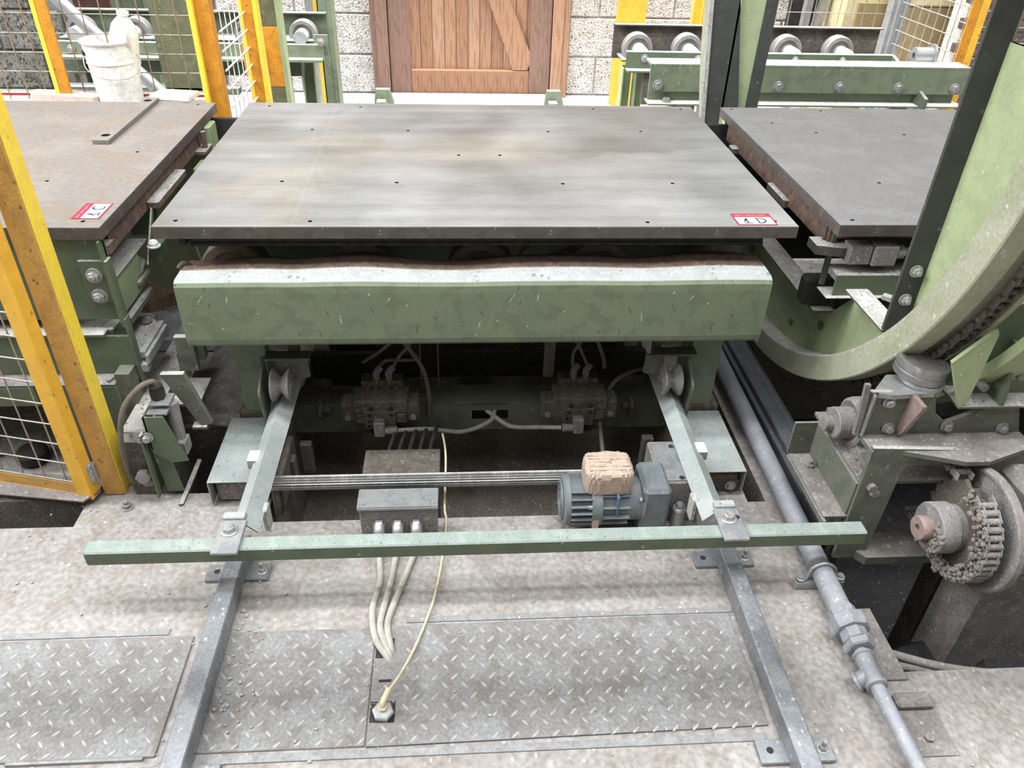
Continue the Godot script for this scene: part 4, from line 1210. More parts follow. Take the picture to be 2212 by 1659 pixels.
		if j > 0:
			for k in 48:
				var k1 := (k + 1) % 48
				var p0: Vector3 = prev[k]
				var p1: Vector3 = prev[k1]
				var p2: Vector3 = ringp[k1]
				var p3: Vector3 = ringp[k]
				var oc: Vector3 = (p0 + p2) / 2 - tc
				var nn := (p1 - p0).cross(p3 - p0).normalized()
				if nn.length() < 0.5:
					nn = (p2 - p1).cross(p3 - p1).normalized()
				if nn.dot(oc) < 0:
					nn = -nn
				m.quad(p0, p1, p2, p3, nn)
		prev = ringp
	out("taped_lid", g, M.tape, null, "terminal box lid wrapped in brown parcel tape")
	for q: Array in [[0.012, -0.008], [0.03, 0.004], [-0.022, -0.012], [-0.034, 0.005]]:
		m.box(tc + Vector3(0.0, 0.0352, q[0]), Vector3(0.12, 0.0012, 0.013), 0.0004, Basis(Vector3.UP, q[1] * 2.0)); out("tape_strip", g, M.tape)
	m.lathe(mc + Vector3(0.195, 0, 0), Vector3.RIGHT, [Vector2(0.066, 0), Vector2(0.05, 0.01), Vector2(0.045, 0.03), Vector2(0.07, 0.045), Vector2(0.072, 0.05)], 32); out("neck", g, M.motor)
	m.B(0.535, 0.62, 0.0, 0.2, 1.665, 1.81, 0.012); out("adapter_flange", g, M.motor)
	for q: Array in [[0.533, 0.16], [0.533, 0.03]]:
		m.hexbolt(V(q[0], q[1], 1.675), Vector3.LEFT, 0.008, 0.008, false); out("bolt", g, M.bolt)
	m.B(0.595, 0.735, 0.0, 0.185, 1.72, 1.92, 0.006); out("gearbox", g, M.greydust)
	m.B(0.60, 0.70, 0.185, 0.189, 1.725, 1.905, 0.001); out("gearbox_lid", g, M.galv)
	for q: Array in [[0.665, 1.735], [0.665, 1.885]]:
		m.cyl(V(q[0], 0.188, q[1]), V(q[0], 0.1905, q[1]), 0.009, 12); out("lid_hole", g, M.dark)
	m.cyl(V(0.662, 0.03, 1.70), V(0.662, 0.098, 1.70), 0.021, 20, 0.003); m.hexbolt(V(0.662, 0.098, 1.70), Vector3.UP, 0.013, 0.014, true); out("oil_plug", g, M.galv)
	m.plate_dy(P2([1.68, 0.0, 1.68, 0.02, 1.76, 0.12, 1.76, 0.0]), 0.725, 0.012); m.B(0.60, 0.74, 0, 0.025, 1.66, 1.72, 0.003); out("foot", g, M.greydust)
	# steel junction box with three glands
	b = thing("junction_box", "bare steel junction box with three cable glands on its near face", "junction box", V(-0.195, 0, 1.7))
	m.B(-0.308, -0.08, 0.0, 0.150, 1.678, 1.745, 0.003); out("body", b, M.greydust)
	m.B(-0.313, -0.075, 0.150, 0.158, 1.672, 1.75, 0.002); out("lid", b, M.galv)
	m.B(-0.313, -0.075, 0.143, 0.152, 1.670, 1.676, 0.001); out("lid_lip", b, M.galv)
	for x: float in [-0.298, -0.09]:
		m.cyl(V(x, 0.158, 1.683), V(x, 0.161, 1.683), 0.005, 12); out("screw", b, M.bolt)
	for i in 3:
		var x := -0.252 + i * 0.055
		m.lathe(V(x, 0.085, 1.68), Vector3(0, -0.35, 1), [Vector2(0.0185, 0), Vector2(0.0185, 0.014), Vector2(0.016, 0.018), Vector2(0.016, 0.03)], 6, true)
		m.tube([V(x, 0.085, 1.665), V(x + 0.001, 0.075, 1.648), V(x + 0.001, 0.03, 1.638)], 0.0165, 14, 5)
		out("cable_gland", b, M.galv)

func guide_frame() -> void:
	var t := thing("guide_trolley", "green-grey square cross bar with two angle-iron arms reaching back to the grooved rollers", "trolley", V(0.06, 0.2, 1.5))
	# cross bar, hollow square section with rounded edges
	m.x = Transform3D(Basis(Vector3.FORWARD, -0.0), Vector3.ZERO)
	m.B(-0.99, 1.118, 0.172, 0.22, 1.458, 1.506, 0.004); out("cross_bar", t, M.green_d, M.dust_g)
	m.B(1.116, 1.121, 0.178, 0.214, 1.464, 1.5, 0.001); m.hexbolt(V(1.06, 0.17, 1.48), Vector3.DOWN, 0.012, 0.01); out("end_cap", t, M.green_d)
	for s in 2:
		var cx := -0.599 if s == 0 else 0.714
		var y := 0.232
		var poly := P2([0.0, 0.0, 0.038, -0.038, 0.0345, -0.0415, 0.0, -0.007, -0.0345, -0.0415, -0.038, -0.038])
		m.prism(PackedVector2Array(poly), V(cx, y, 1.545), Vector3.RIGHT, Vector3.UP, Vector3(0, 0, -0.75))
		out("arm", t, M.green_p)
		var sx := -0.025 if s == 0 else 0.025
		m.B(cx + sx - 0.035, cx + sx + 0.035, 0.2205, 0.231, 1.437, 1.558, 0.002); out("clamp_plate", t, M.galv)
		m.B(cx + sx * 1.0 - 0.03, cx + sx + 0.03, 0.205, 0.24, 1.556, 1.582, 0.003); out("end_block", t, M.dust_w)
		m.hexbolt(V(cx + sx - 0.002, 0.231, 1.515), Vector3.UP, 0.0155, 0.014, true); out("bolt", t, M.bolt)
		if s == 1:
			m.cyl(V(cx + 0.048, 0.2305, 1.52), V(cx + 0.048, 0.2325, 1.52), 0.008, 12); out("bolt_hole", t, M.dark)
		m.B(cx - 0.055 if s == 0 else cx + 0.02, cx - 0.02 if s == 0 else cx + 0.055, 0.175, 0.21, 1.83, 1.88, 0.002); out("stop_lug", t, M.dust_w, M.white)
		m.B(cx + 0.03 if s == 0 else cx - 0.045, cx + 0.045 if s == 0 else cx - 0.03, 0.12, 0.2, 1.62, 1.66, 0.003); out("side_lug", t, M.dust)

func lugs(p: Node3D, x0: float, x1: float, d0: float, d1: float, skip: Array, y := 0.006) -> void:
	var rows := int((d1 - d0) / 0.0275) + 1
	for r in rows:
		var d := d0 + 0.012 + r * 0.0275
		if d > d1 - 0.006:
			continue
		var off := 0.0 if r % 2 == 0 else 0.0245
		var x := x0 + 0.014 + off
		while x < x1 - 0.008:
			var ok := true
			for h: Array in skip:
				if x > h[0] and x < h[1] and d > h[2] and d < h[3]:
					ok = false
			if ok:
				var a := 0.72 if r % 2 == 0 else -0.95
				if r % 2 == 1:
					a = -0.85
				var u := Vector3(cos(a), 0, -sin(a))
				var w := Vector3(sin(a), 0, cos(a))
				var c := V(x, y, d)
				var l := 0.0155
				var b := 0.0042
				var h := 0.0016
				var ring_ := [c - u * l, c - u * l * 0.5 + w * b * 0.75, c + w * b, c + u * l * 0.5 + w * b * 0.75, c + u * l, c + u * l * 0.5 - w * b * 0.75, c - w * b, c - u * l * 0.5 - w * b * 0.75]
				for k in 8:
					var p0: Vector3 = ring_[k]
					var p1: Vector3 = ring_[(k + 1) % 8]
					var q0 := c + (p0 - c) * 0.7 + Vector3(0, h, 0)
					var q1 := c + (p1 - c) * 0.7 + Vector3(0, h, 0)
					var nn := ((p0 + p1) / 2 - c).normalized()
					m.quad(p0, p1, q1, q0, (nn + Vector3.UP).normalized())
					m.tri(q0, q1, c + Vector3(0, h, 0), Vector3.UP, Vector3.UP, Vector3.UP)
			x += 0.0488
	var o := out("raised_lugs", p, M.lug)
	o.set_meta("kind", "stuff")

func foreground() -> void:
	# chequer plates let into the floor
	var t := thing("checker_plate", "raised-lug steel floor plate on the near left, left of the left floor rail", "floor plate", V(-1.4, 0, 1.19))
	m.B(-2.2, -0.72, -0.02, 0.006, 1.022, 1.357, 0.002); out("plate", t, M.tread); lugs(t, -2.2, -0.72, 1.022, 1.357, [])
	m.B(-1.05, -0.745, 0.0, 0.009, 1.014, 1.022, 0.001); out("edge", t, M.strip_)
	t = thing("checker_plate", "raised-lug steel floor plate between the left floor rail and the notched plate", "floor plate", V(-0.4, 0, 1.19))
	m.B(-0.655, -0.2405, -0.02, 0.005, 1.026, 1.364, 0.002); out("plate", t, M.tread); lugs(t, -0.655, -0.2405, 1.026, 1.364, [], 0.005)
	t = thing("checker_plate", "large notched floor plate with raised lugs, cut out for the cables and a hex fitting", "floor plate", V(0.3, 0, 1.19))
	# outline with cable notch at the back left corner, and the square opening on its left edge
	m.plate_xd(P2([-0.237, 1.024, 0.735, 1.036, 0.735, 1.372, -0.188, 1.366, -0.188, 1.265, -0.238, 1.265, -0.237, 1.14, -0.174, 1.14, -0.174, 1.082, -0.237, 1.084]), 0.006, 0.006)
	out("plate", t, M.tread)
	lugs(t, -0.237, 0.735, 1.027, 1.37, [[-0.3, -0.165, 1.07, 1.15], [-0.3, -0.17, 1.18, 1.4]])
	m.B(-0.217, -0.192, 0.006, 0.0068, 1.1935, 1.2015, 0.0004); m.cyl(V(-0.217, 0.006, 1.1975), V(-0.217, 0.0068, 1.1975), 0.004, 12, 0.0); m.cyl(V(-0.192, 0.006, 1.1975), V(-0.192, 0.0068, 1.1975), 0.004, 12, 0.0)
	out("slot", t, M.dark)
	m.B(-0.236, -0.176, 0.0004, 0.001, 1.086, 1.138, 0.0); m.B(-0.236, -0.19, 0.0004, 0.001, 1.267, 1.33, 0.0); out("opening", t, M.black)
	var es := [["edge_strip", -0.16, 0.75, 1.378, 1.396, "thin steel strip along the back of the notched floor plate"], ["edge_strip", -0.60, 0.72, 0.998, 1.018, "thin steel strip along the near side of the middle floor plates"], ["edge_strip", -2.2, -0.79, 1.364, 1.384, "thin steel strip along the back of the near left floor plate"]]
	for e: Array in es:
		m.B(e[1], e[2], -0.02, 0.004, e[3], e[4], 0.001)
		single(e[0], e[5], "strip", M.strip_)
	# floor rails on bolted lugs
	for s in 2:
		var a := -0.677 if s == 0 else 0.752
		var b := -0.627 if s == 0 else 0.801
		var r := thing("floor_rail", "dull square steel floor rail on the %s side, running under the cross bar" % ("valve-cable (left)" if s == 0 else "pipe (right)"), "rail", V((a + b) / 2, 0, 1.2))
		m.B(a, b, 0.006, 0.07, 0.6, 1.66, 0.003); out("bar", r, M.rail)
		for d: float in [1.57, 0.966]:
			m.B(a - 0.065, a + 0.01, 0.0, 0.012, d - 0.03, d + 0.03, 0.002); out("lug", r, M.rail)
			m.B(b - 0.01, b + 0.065, 0.0, 0.012, d - 0.03, d + 0.03, 0.002); out("lug", r, M.rail)
			m.hexbolt(V(b + 0.042, 0.012, d), Vector3.UP, 0.0105, 0.01, true, 0.018); out("bolt", r, M.bolt)
			m.cyl(V(a - 0.036, 0.0121, d + 0.002), V(a - 0.036, 0.0126, d + 0.002), 0.0085, 16, 0.0); out("bolt_hole", r, M.dark)
	# brass-coloured air tube ending in an elbow on a hexagon fitting
	t = thing("hex_fitting", "grey hexagonal fitting with an elbow in the square cut-out of the notched plate", "fitting", V(-0.2, 0, 1.11))
	m.cyl(V(-0.203, -0.02, 1.108), V(-0.203, 0.008, 1.108), 0.02, 20)
	m.lathe(V(-0.203, 0.008, 1.108), Vector3(0.05, 1, 0.1), [Vector2(0.027, 0), Vector2(0.027, 0.011), Vector2(0.023, 0.014), Vector2(0.0, 0.014)], 6, true, 0.4); out("hexagon", t, M.galv)
	m.cyl(V(-0.203, 0.02, 1.11), V(-0.203, 0.032, 1.11), 0.011, 16); m.tube([V(-0.203, 0.03, 1.11), V(-0.202, 0.042, 1.114), V(-0.196, 0.045, 1.13), V(-0.19, 0.046, 1.145)], 0.0075, 12, 5); out("elbow", t, M.tube)
	m.tube([V(-0.19, 0.046, 1.143), V(-0.165, 0.035, 1.195), V(-0.135, 0.016, 1.282), V(-0.105, 0.012, 1.38), V(-0.085, 0.012, 1.46), V(-0.068, 0.012, 1.58), V(-0.055, 0.02, 1.74), V(-0.06, 0.03, 1.80), V(-0.058, 0.07, 2.0), V(-0.07, 0.07, 2.12)], 0.0038, 10, 8)
	single("air_tube", "thin yellowish plastic tube running across the floor to the hexagonal fitting", "tube", M.tube)

func cables() -> void:
	var c := [[[-0.251, 0.03, 1.64], [-0.252, 0.012, 1.615], [-0.243, 0.01, 1.518], [-0.256, 0.01, 1.42], [-0.24, 0.011, 1.325], [-0.203, 0.006, 1.266], [-0.19, -0.03, 1.25]],
		[[-0.196, 0.03, 1.64], [-0.204, 0.012, 1.605], [-0.214, 0.01, 1.5], [-0.231, 0.01, 1.375], [-0.214, 0.011, 1.31], [-0.198, 0.005, 1.272], [-0.19, -0.03, 1.262]],
		[[-0.142, 0.03, 1.64], [-0.152, 0.012, 1.61], [-0.186, 0.01, 1.483], [-0.208, 0.01, 1.395], [-0.209, 0.012, 1.35], [-0.196, 0.008, 1.29], [-0.189, -0.03, 1.27]]]
	for i in 3:
		var pts := []
		for q: Array in c[i]:
			pts.append(V(q[0], q[1], q[2]))
		m.tube(pts, 0.0095, 12, 8)
		single("cable", "grey floor cable from the %s gland of the steel junction box" % ["left", "middle", "right"][i], "cable", M.cable)

func ring() -> void:
	var t := thing("tilting_ring", "big green steel tilting ring round the grey table, with a chain on its rim", "ring", V(1.25, 0, 2.785))
	var cd := 2.785
	var cy := 1.416
	var o := V(1.2, cy, cd)
	# rim: flat hoop with bevelled edges
	m.lathe(o, Vector3.RIGHT, [Vector2(1.232, 0.12), Vector2(1.232, 0.003), Vector2(1.236, 0.0), Vector2(1.314, 0.0), Vector2(1.318, 0.004), Vector2(1.318, 0.06), Vector2(1.30, 0.062), Vector2(1.30, 0.15), Vector2(1.318, 0.152), Vector2(1.318, 0.17), Vector2(1.24, 0.17)], 160)
	m.thr = 0.3; out("rim", t, M.rim, M.dust)
	# web plate with the window the table passes through
	var lower := PackedVector2Array()
	for i in 49:
		var a := PI + PI * i / 48.0
		lower.append(Vector2(cd + cos(a) * 1.234, cy + sin(a) * 1.234))
	for q: Array in [[3.75, 1.416], [3.75, 0.75], [3.45, 0.482], [2.235, 0.482], [2.08, 0.645], [1.832, 0.645], [1.832, 1.416]]:
		lower.append(Vector2(q[0], q[1]))
	m.prism(lower, Vector3(1.264, 0, 0), Vector3.FORWARD, Vector3.UP, Vector3(0.01, 0, 0))
	var upper := PackedVector2Array()
	for i in 49:
		var a := PI * i / 48.0
		upper.append(Vector2(cd + cos(a) * 1.234, cy + sin(a) * 1.234))
	for q: Array in [[1.832, 1.416], [1.832, 2.2], [3.75, 2.2], [3.75, 1.416]]:
		upper.append(Vector2(q[0], q[1]))
	m.prism(upper, Vector3(1.264, 0, 0), Vector3.FORWARD, Vector3.UP, Vector3(0.01, 0, 0))
	out("web", t, M.green_l)
	# flanges round the window
	m.B(1.197, 1.268, 0.65, 2.2, 1.828, 1.838, 0.002); out("window_flange", t, M.flange, M.dust)
	m.B(1.197, 1.268, 0.64, 0.65, 1.83, 2.08, 0.002); out("window_flange", t, M.grime, M.dust)
	m.B(1.197, 1.268, 0.475, 0.486, 2.235, 3.45, 0.002); out("window_flange", t, M.grime, M.dust)
	m.B(1.197, 1.268, 2.19, 2.2, 1.83, 3.75, 0.002); out("window_flange", t, M.green_d)
	for q: Array in [[1.234, 0.836], [1.231, 0.749]]:
		m.hexbolt(V(q[0], q[1], 1.827), Vector3(0, 0, 1), 0.0125, 0.011, true, 0.008); out("bolt", t, M.bolt)
	m.cyl(V(1.262, 0.40, 2.28), V(1.256, 0.40, 2.28), 0.016, 16); m.cyl(V(1.262, 0.29, 2.5), V(1.256, 0.29, 2.5), 0.014, 16); out("web_bolt", t, M.green_d)
	# far upright of the window: dark flange, peeling green plate, second dark flange
	m.plate_xy(P2([1.208, 0.5, 1.352, 0.5, 1.345, 0.768, 1.267, 1.222, 1.20, 1.62, 1.11, 1.62]), 3.75, 0.012)
	out("far_flange", t, M.flange)
	m.plate_xy(P2([1.188, 0.5, 1.208, 0.5, 1.11, 1.62, 1.092, 1.62]), 3.742, 0.03); out("far_edge", t, M.dust)
	m.plate_xy(P2([1.352, 0.5, 1.392, 0.5, 1.386, 0.757, 1.392, 1.222, 1.40, 1.62, 1.20, 1.62, 1.267, 1.222, 1.345, 0.768]), 3.765, 0.012); out("far_web", t, M.green_l)
	m.plate_xy(P2([1.392, 0.5, 1.452, 0.5, 1.445, 0.757, 1.446, 1.222, 1.455, 1.62, 1.40, 1.62, 1.392, 1.222, 1.386, 0.757]), 3.76, 0.012); out("far_flange", t, M.flange)
	# chain lying on the rim: links are single pieces
	var rc := 1.325
	for i in 48:
		var a := PI + 0.16 + i * 0.0215
		var p := V(1.306, cy + sin(a) * rc, cd + cos(a) * rc)
		var rad := Vector3(0, sin(a), -cos(a))
		var tan_ := Vector3(0, cos(a), sin(a))
		for s in 2:
			var off := 0.016 if i % 2 == 0 else 0.010
			var side := Vector3.RIGHT * (off if s == 0 else -off)
			m.box(p + side, Vector3(0.004, 0.024, 0.036), 0.003, Basis(Vector3.RIGHT, rad, tan_))
		m.cyl(p - Vector3.RIGHT * 0.02 + tan_ * 0.014, p + Vector3.RIGHT * 0.02 + tan_ * 0.014, 0.009, 8)
		out("chain_link", t, M.grime)
	# roller carriage under the grey table, seen through the window
	var g := thing("carriage_bracket", "dusty channel bracket and motor slung under the grey table inside the ring", "bracket", V(1.35, 0.6, 2.1))
	m.B(1.19, 1.62, 0.664, 0.668, 2.14, 2.22, 0.001); m.B(1.19, 1.62, 0.596, 0.668, 2.136, 2.14, 0.001); m.B(1.165, 1.62, 0.592, 0.596, 2.12, 2.2, 0.001)
	m.B(1.18, 1.195, 0.595, 0.80, 2.21, 2.225, 0.001)
	out("channel", g, M.green_d, M.dust)
	m.B(1.215, 1.285, 0.70, 0.762, 2.145, 2.2, 0.002); out("block", g, M.greydust)
	m.B(1.29, 1.37, 0.695, 0.764, 2.14, 2.19, 0.005); m.cyl(V(1.37, 0.735, 2.165), V(1.395, 0.735, 2.165), 0.022, 16); out("sensor_box", g, M.greydust)
	m.tube([V(1.395, 0.735, 2.165), V(1.44, 0.735, 2.165), V(1.50, 0.70, 2.15), V(1.55, 0.6, 2.14)], 0.012, 10, 6); out("lead", g, M.cable)
	m.B(1.16, 1.26, 0.49, 0.59, 2.26, 2.32, 0.01); out("stop", g, M.black)
	m.lathe(V(1.29, 0.52, 2.22), Vector3.RIGHT, [Vector2(0, 0), Vector2(0.07, 0.0), Vector2(0.1, 0.03), Vector2(0.1, 0.3), Vector2(0, 0.3)], 32); out("motor_drum", g, M.black)
	m.x = Transform3D(Basis(Vector3.UP, 0.75), V(1.46, 0.655, 2.10)); m.box(Vector3.ZERO, Vector3(0.2, 0.006, 0.06), 0.001); m.x = Transform3D(Basis(Vector3.UP, 0.75), V(1.42, 0.60, 2.05)); m.box(Vector3.ZERO, Vector3(0.02, 0.02, 0.2), 0.003)
	m.x = Transform3D.IDENTITY
	out("strut", g, M.dust)
	m.B(0.98, 3.0, 0.12, 0.77, 3.40, 3.415, 0.002); out("added_backdrop", g, M.black)  # wide black sheet is added, stands in for the shadowed void behind
	m.B(1.18, 1.3, 0.0, 0.45, 3.0, 3.1, 0.004); m.B(1.9, 2.0, 0, 0.75, 2.4, 3.2, 0.004); out("stand", g, M.green_d)

func drive() -> void:
	# chain drive bracket in the near right pit
	var t := thing("drive_bracket", "heavy green gusseted bracket plate holding the chain drive at the pit edge", "bracket", V(1.3, 0, 1.56))
	m.plate_xy(P2([1.107, 0.02, 1.20, 0.02, 1.206, 0.16, 1.212, 0.365, 1.224, 0.382, 1.39, 0.382, 1.47, 0.30, 1.56, 0.28, 1.56, 0.40, 1.56, 0.425, 1.107, 0.445]), 1.55, 0.014)
	out("front_plate", t, M.green_g, M.dust)
	m.plate_xd(P2([1.105, 1.548, 1.155, 1.562, 1.345, 1.50, 1.41, 1.50, 1.57, 1.56, 1.57, 1.66, 1.105, 1.66]), 0.434, 0.014)
	out("shelf", t, M.green_g, M.dust_b)
	m.B(1.101, 1.112, 0.19, 0.31, 1.56, 1.845, 0.001); m.B(1.035, 1.112, 0.182, 0.19, 1.555, 1.845, 0.001); m.B(1.03, 1.112, 0.19, 0.312, 1.838, 1.847, 0.001)
	m.B(1.03, 1.04, 0.165, 0.185, 1.54, 1.84, 0.001)
	out("side_channel", t, M.green_g, M.dust_b)
	m.hexbolt(V(1.078, 0.19, 1.775), Vector3.UP, 0.0155, 0.013, false, 0.012); out("bolt", t, M.dust_b)
	for q: Array in [[1.14, 0.308], [1.153, 0.288]]:
		m.hexbolt(V(q[0], q[1], 1.55), Vector3(0, 0, 1), 0.014, 0.014, false); out("bolt", t, M.dust_b)
	m.B(1.115, 1.5, 0.295, 0.309, 1.57, 1.90, 0.002); out("bearing_shelf", t, M.green_g, M.dust_b)
	m.plate_xd(P2([1.17, 1.545, 1.19, 1.52, 1.40, 1.52, 1.40, 1.62, 1.17, 1.62]), 0.05, 0.03); out("foot", t, M.green_g, M.dust_b)
	m.B(1.12, 1.16, -0.8, 0.05, 1.6, 1.7, 0.004); m.B(1.5, 1.55, -0.8, 0.4, 1.58, 1.66, 0.004); out("leg", t, M.grime)
	# bearing block with the shaft end
	var b := thing("pillow_bearing", "dust-caked pillow block bearing behind the drive bracket", "bearing", V(1.15, 0.31, 1.75))
	m.lathe(V(1.135, 0.385, 1.745), Vector3.RIGHT, [Vector2(0.048, 0.008), Vector2(0.064, 0.0), Vector2(0.073, 0.006), Vector2(0.076, 0.02), Vector2(0.076, 0.066), Vector2(0.064, 0.078), Vector2(0, 0.078)], 36)
	m.plate_dy(P2([1.60, 0.309, 1.89, 0.309, 1.89, 0.332, 1.82, 0.345, 1.745, 0.37, 1.67, 0.345, 1.60, 0.332]), 1.145, 0.06)
	out("housing", b, M.greydust)
	m.lathe(V(1.088, 0.385, 1.745), Vector3.RIGHT, [Vector2(0, 0), Vector2(0.044, 0.0), Vector2(0.047, 0.004), Vector2(0.047, 0.06)], 30); out("collar", b, M.greydust)
	m.cyl(V(1.062, 0.378, 1.75), V(1.10, 0.378, 1.75), 0.023, 20); out("shaft_end", b, M.greydust)
	m.cyl(V(1.165, 0.458, 1.745), V(1.165, 0.47, 1.745), 0.006, 8); out("grease_nipple", b, M.grime)
	for d: float in [1.64, 1.85]:
		m.hexbolt(V(1.172, 0.333, d), Vector3.UP, 0.0155, 0.016, true, 0.014); out("bolt", b, M.greydust)
	for i in 12:
		m.box(V(1.13 + rng.randf() * 0.06, 0.316, 1.575 + i * 0.008), Vector3(0.022, 0.016, 0.018) * (0.6 + rng.randf() * 0.6), 0.005, Basis(Vector3.UP, rng.randf() * 3.0))
	out("caked_dust", b, M.lump).set_meta("kind", "stuff")
	# sprocket, caked hub and chain
	var s := thing("chain_sprocket", "dust-caked sprocket and hub with a roller chain wrapped round it", "sprocket", V(1.3, 0.246, 1.45))
	var c := V(1.24, 0.248, 1.445)
	m.lathe(c, Vector3.RIGHT, [Vector2(0.011, 0.02), Vector2(0.011, 0.0), Vector2(0.032, 0.0), Vector2(0.034, 0.003), Vector2(0.034, 0.035)], 32); m.lathe(c + Vector3(0.02, 0, 0), Vector3.RIGHT, [Vector2(0, 0), Vector2(0.011, 0)], 16)
	out("shaft_end", s, M.pinkrust)
	m.lathe(c + Vector3(0.032, 0, 0), Vector3.RIGHT, [Vector2(0.03, 0.0), Vector2(0.068, 0.0), Vector2(0.071, 0.004), Vector2(0.071, 0.05), Vector2(0.064, 0.054), Vector2(0.064, 0.075)], 40)
	out("hub", s, M.greydust)
	var star := PackedVector2Array()
	for i in 40:
		var a := TAU * i / 40
		star.append(Vector2(cos(a), sin(a)) * (0.142 if i % 2 == 0 else 0.125))
	m.prism(star, c + Vector3(0.112, 0, 0), Vector3.FORWARD, Vector3.UP, Vector3(0.012, 0, 0))
	m.lathe(c + Vector3(0.105, 0, 0), Vector3.RIGHT, [Vector2(0.06, 0.0), Vector2(0.11, 0.003), Vector2(0.11, 0.02)], 32)
	out("sprocket_disc", s, M.grime)
	var n := 34
	for i in n:
		var p: Vector3
		var tan_: Vector3
		var rad: Vector3
		if i < 22:
			var a := PI * 0.60 + i * PI / 20.5 * 1.0
			p = c + Vector3(0.118, sin(a) * 0.14, -cos(a) * 0.14)
			rad = Vector3(0, sin(a), -cos(a))
			tan_ = Vector3(0, cos(a), sin(a))
		elif i < 28:
			var k := i - 21
			p = c + Vector3(0.118, 0.135 - k * 0.002, -0.043 - k * 0.0225)
			rad = Vector3.UP
			tan_ = Vector3.FORWARD
		else:
			var k := i - 27
			p = c + Vector3(0.118, -0.135 + k * 0.004, -0.04 - k * 0.0225)
			rad = Vector3.DOWN
			tan_ = Vector3.FORWARD
		for q in 2:
			var off := 0.021 if i % 2 == 0 else 0.0155
			m.box(p + Vector3.RIGHT * (off if q == 0 else -off), Vector3(0.004, 0.022, 0.031), 0.006, Basis(Vector3.RIGHT, rad, tan_))
		m.cyl(p - Vector3.RIGHT * 0.025 + tan_ * 0.011, p + Vector3.RIGHT * 0.025 + tan_ * 0.011, 0.0095, 10)
		out("chain_link", s, M.greydust)
	for i in 320:
		var a := PI * 0.52 + i * 0.0101
		var r := 0.105 + rng.randf() * 0.042
		var q := c + Vector3(0.085 + rng.randf() * 0.018, sin(a) * r, -cos(a) * r)
		m.box(q, Vector3.ONE * (0.005 + rng.randf() * 0.010), 0.004, Basis.from_euler(Vector3(rng.randf() * 3, rng.randf() * 3, 0)))
	for i in 70:
		var a := PI * 0.7 + i * 0.045
		var r := 0.035 + rng.randf() * 0.034
		m.box(c + Vector3(0.03, sin(a) * r, -cos(a) * r), Vector3.ONE * (0.005 + rng.randf() * 0.007), 0.003, Basis.from_euler(Vector3(rng.randf() * 3, rng.randf() * 3, 0)))
	out("caked_dust", s, M.lump).set_meta("kind", "stuff")
	# guard disc behind the chain
	m.lathe(V(1.405, 0.243, 1.445), Vector3.RIGHT, [Vector2(0, 0.006), Vector2(0.158, 0.006), Vector2(0.162, 0.0), Vector2(0.17, 0.0), Vector2(0.174, 0.004), Vector2(0.174, 0.022), Vector2(0.17, 0.026), Vector2(0, 0.026)], 72)
	single("guard_disc", "green rimmed disc standing behind the sprocket chain", "disc", M.greydust, M.dust_b)
	m.cyl(V(1.43, 0.243, 1.445), V(1.72, 0.243, 1.445), 0.06, 28); m.B(1.5, 1.9, 0.1, 0.38, 1.38, 1.6, 0.02); m.B(1.48, 1.9, -0.8, 0.1, 1.4, 1.55, 0.01)
	single("drive_gearbox", "dusty gearbox behind the green guard disc at the picture's edge", "gearbox", M.dust_b)
	# guide roller on its adjustable bracket
	var g := thing("guide_roller", "steel guide roller on a rusty pink welded bracket under the ring", "roller", V(1.25, 0.43, 1.65))
	m.x = Transform3D(Basis(Vector3.FORWARD, 0.10), V(1.252, 0.588, 1.69))
	m.lathe(Vector3.ZERO, Vector3.UP, [Vector2(0, 0), Vector2(0.064, 0.0), Vector2(0.068, 0.004), Vector2(0.068, 0.022), Vector2(0.0665, 0.024), Vector2(0.068, 0.026), Vector2(0.067, 0.046), Vector2(0.06, 0.049), Vector2(0.05, 0.049), Vector2(0.05, 0.046), Vector2(0, 0.046)], 44)
	out("roller", g, M.steel)
	m.x = Transform3D(Basis(Vector3.FORWARD, 0.06), V(1.26, 0.575, 1.68))
	m.cyl(Vector3.ZERO, Vector3(0, 0.013, 0), 0.06, 32)
	m.x = Transform3D.IDENTITY
	m.plate_xd(P2([1.115, 1.62, 1.115, 1.645, 1.175, 1.71, 1.27, 1.71, 1.27, 1.62, 1.15, 1.612]), 0.577, 0.014)
	out("top_plate", g, M.galv)
	m.cyl(V(1.26, 0.51, 1.665), V(1.26, 0.565, 1.665), 0.016, 18); m.hexbolt(V(1.26, 0.512, 1.665), Vector3.DOWN, 0.02, 0.014); out("spindle", g, M.galv)
	m.plate_xy(P2([1.105, 0.432, 1.57, 0.426, 1.53, 0.53, 1.47, 0.535, 1.34, 0.47, 1.30, 0.50, 1.275, 0.575, 1.095, 0.578]), 1.625, 0.014)
	out("back_plate", g, M.green_g, M.dust)
	m.B(1.10, 1.106, 0.435, 0.575, 1.61, 1.628, 0.001); m.plate_xy(P2([1.084, 0.435, 1.094, 0.435, 1.084, 0.605, 1.07, 0.605]), 1.62, 0.012); out("weld_edge", g, M.greydust)
	m.plate_dy(P2([1.625, 0.435, 1.615, 0.435, 1.60, 0.455, 1.56, 0.565, 1.56, 0.575, 1.625, 0.575]), 1.205, 0.012)
	out("gusset", g, M.pinkrust)
	for q: Array in [[1.153, 0.545], [1.178, 0.456], [1.345, 0.46], [1.51, 0.45]]:
		m.cyl(V(q[0] - 0.012, q[1], 1.6255), V(q[0] - 0.012, q[1], 1.6245), 0.0095, 14, 0.0); out("slot_hole", g, M.dark)
		m.hexbolt(V(q[0], q[1], 1.625), Vector3(0, 0, 1), 0.0125, 0.012, true); out("bolt", g, M.bolt)
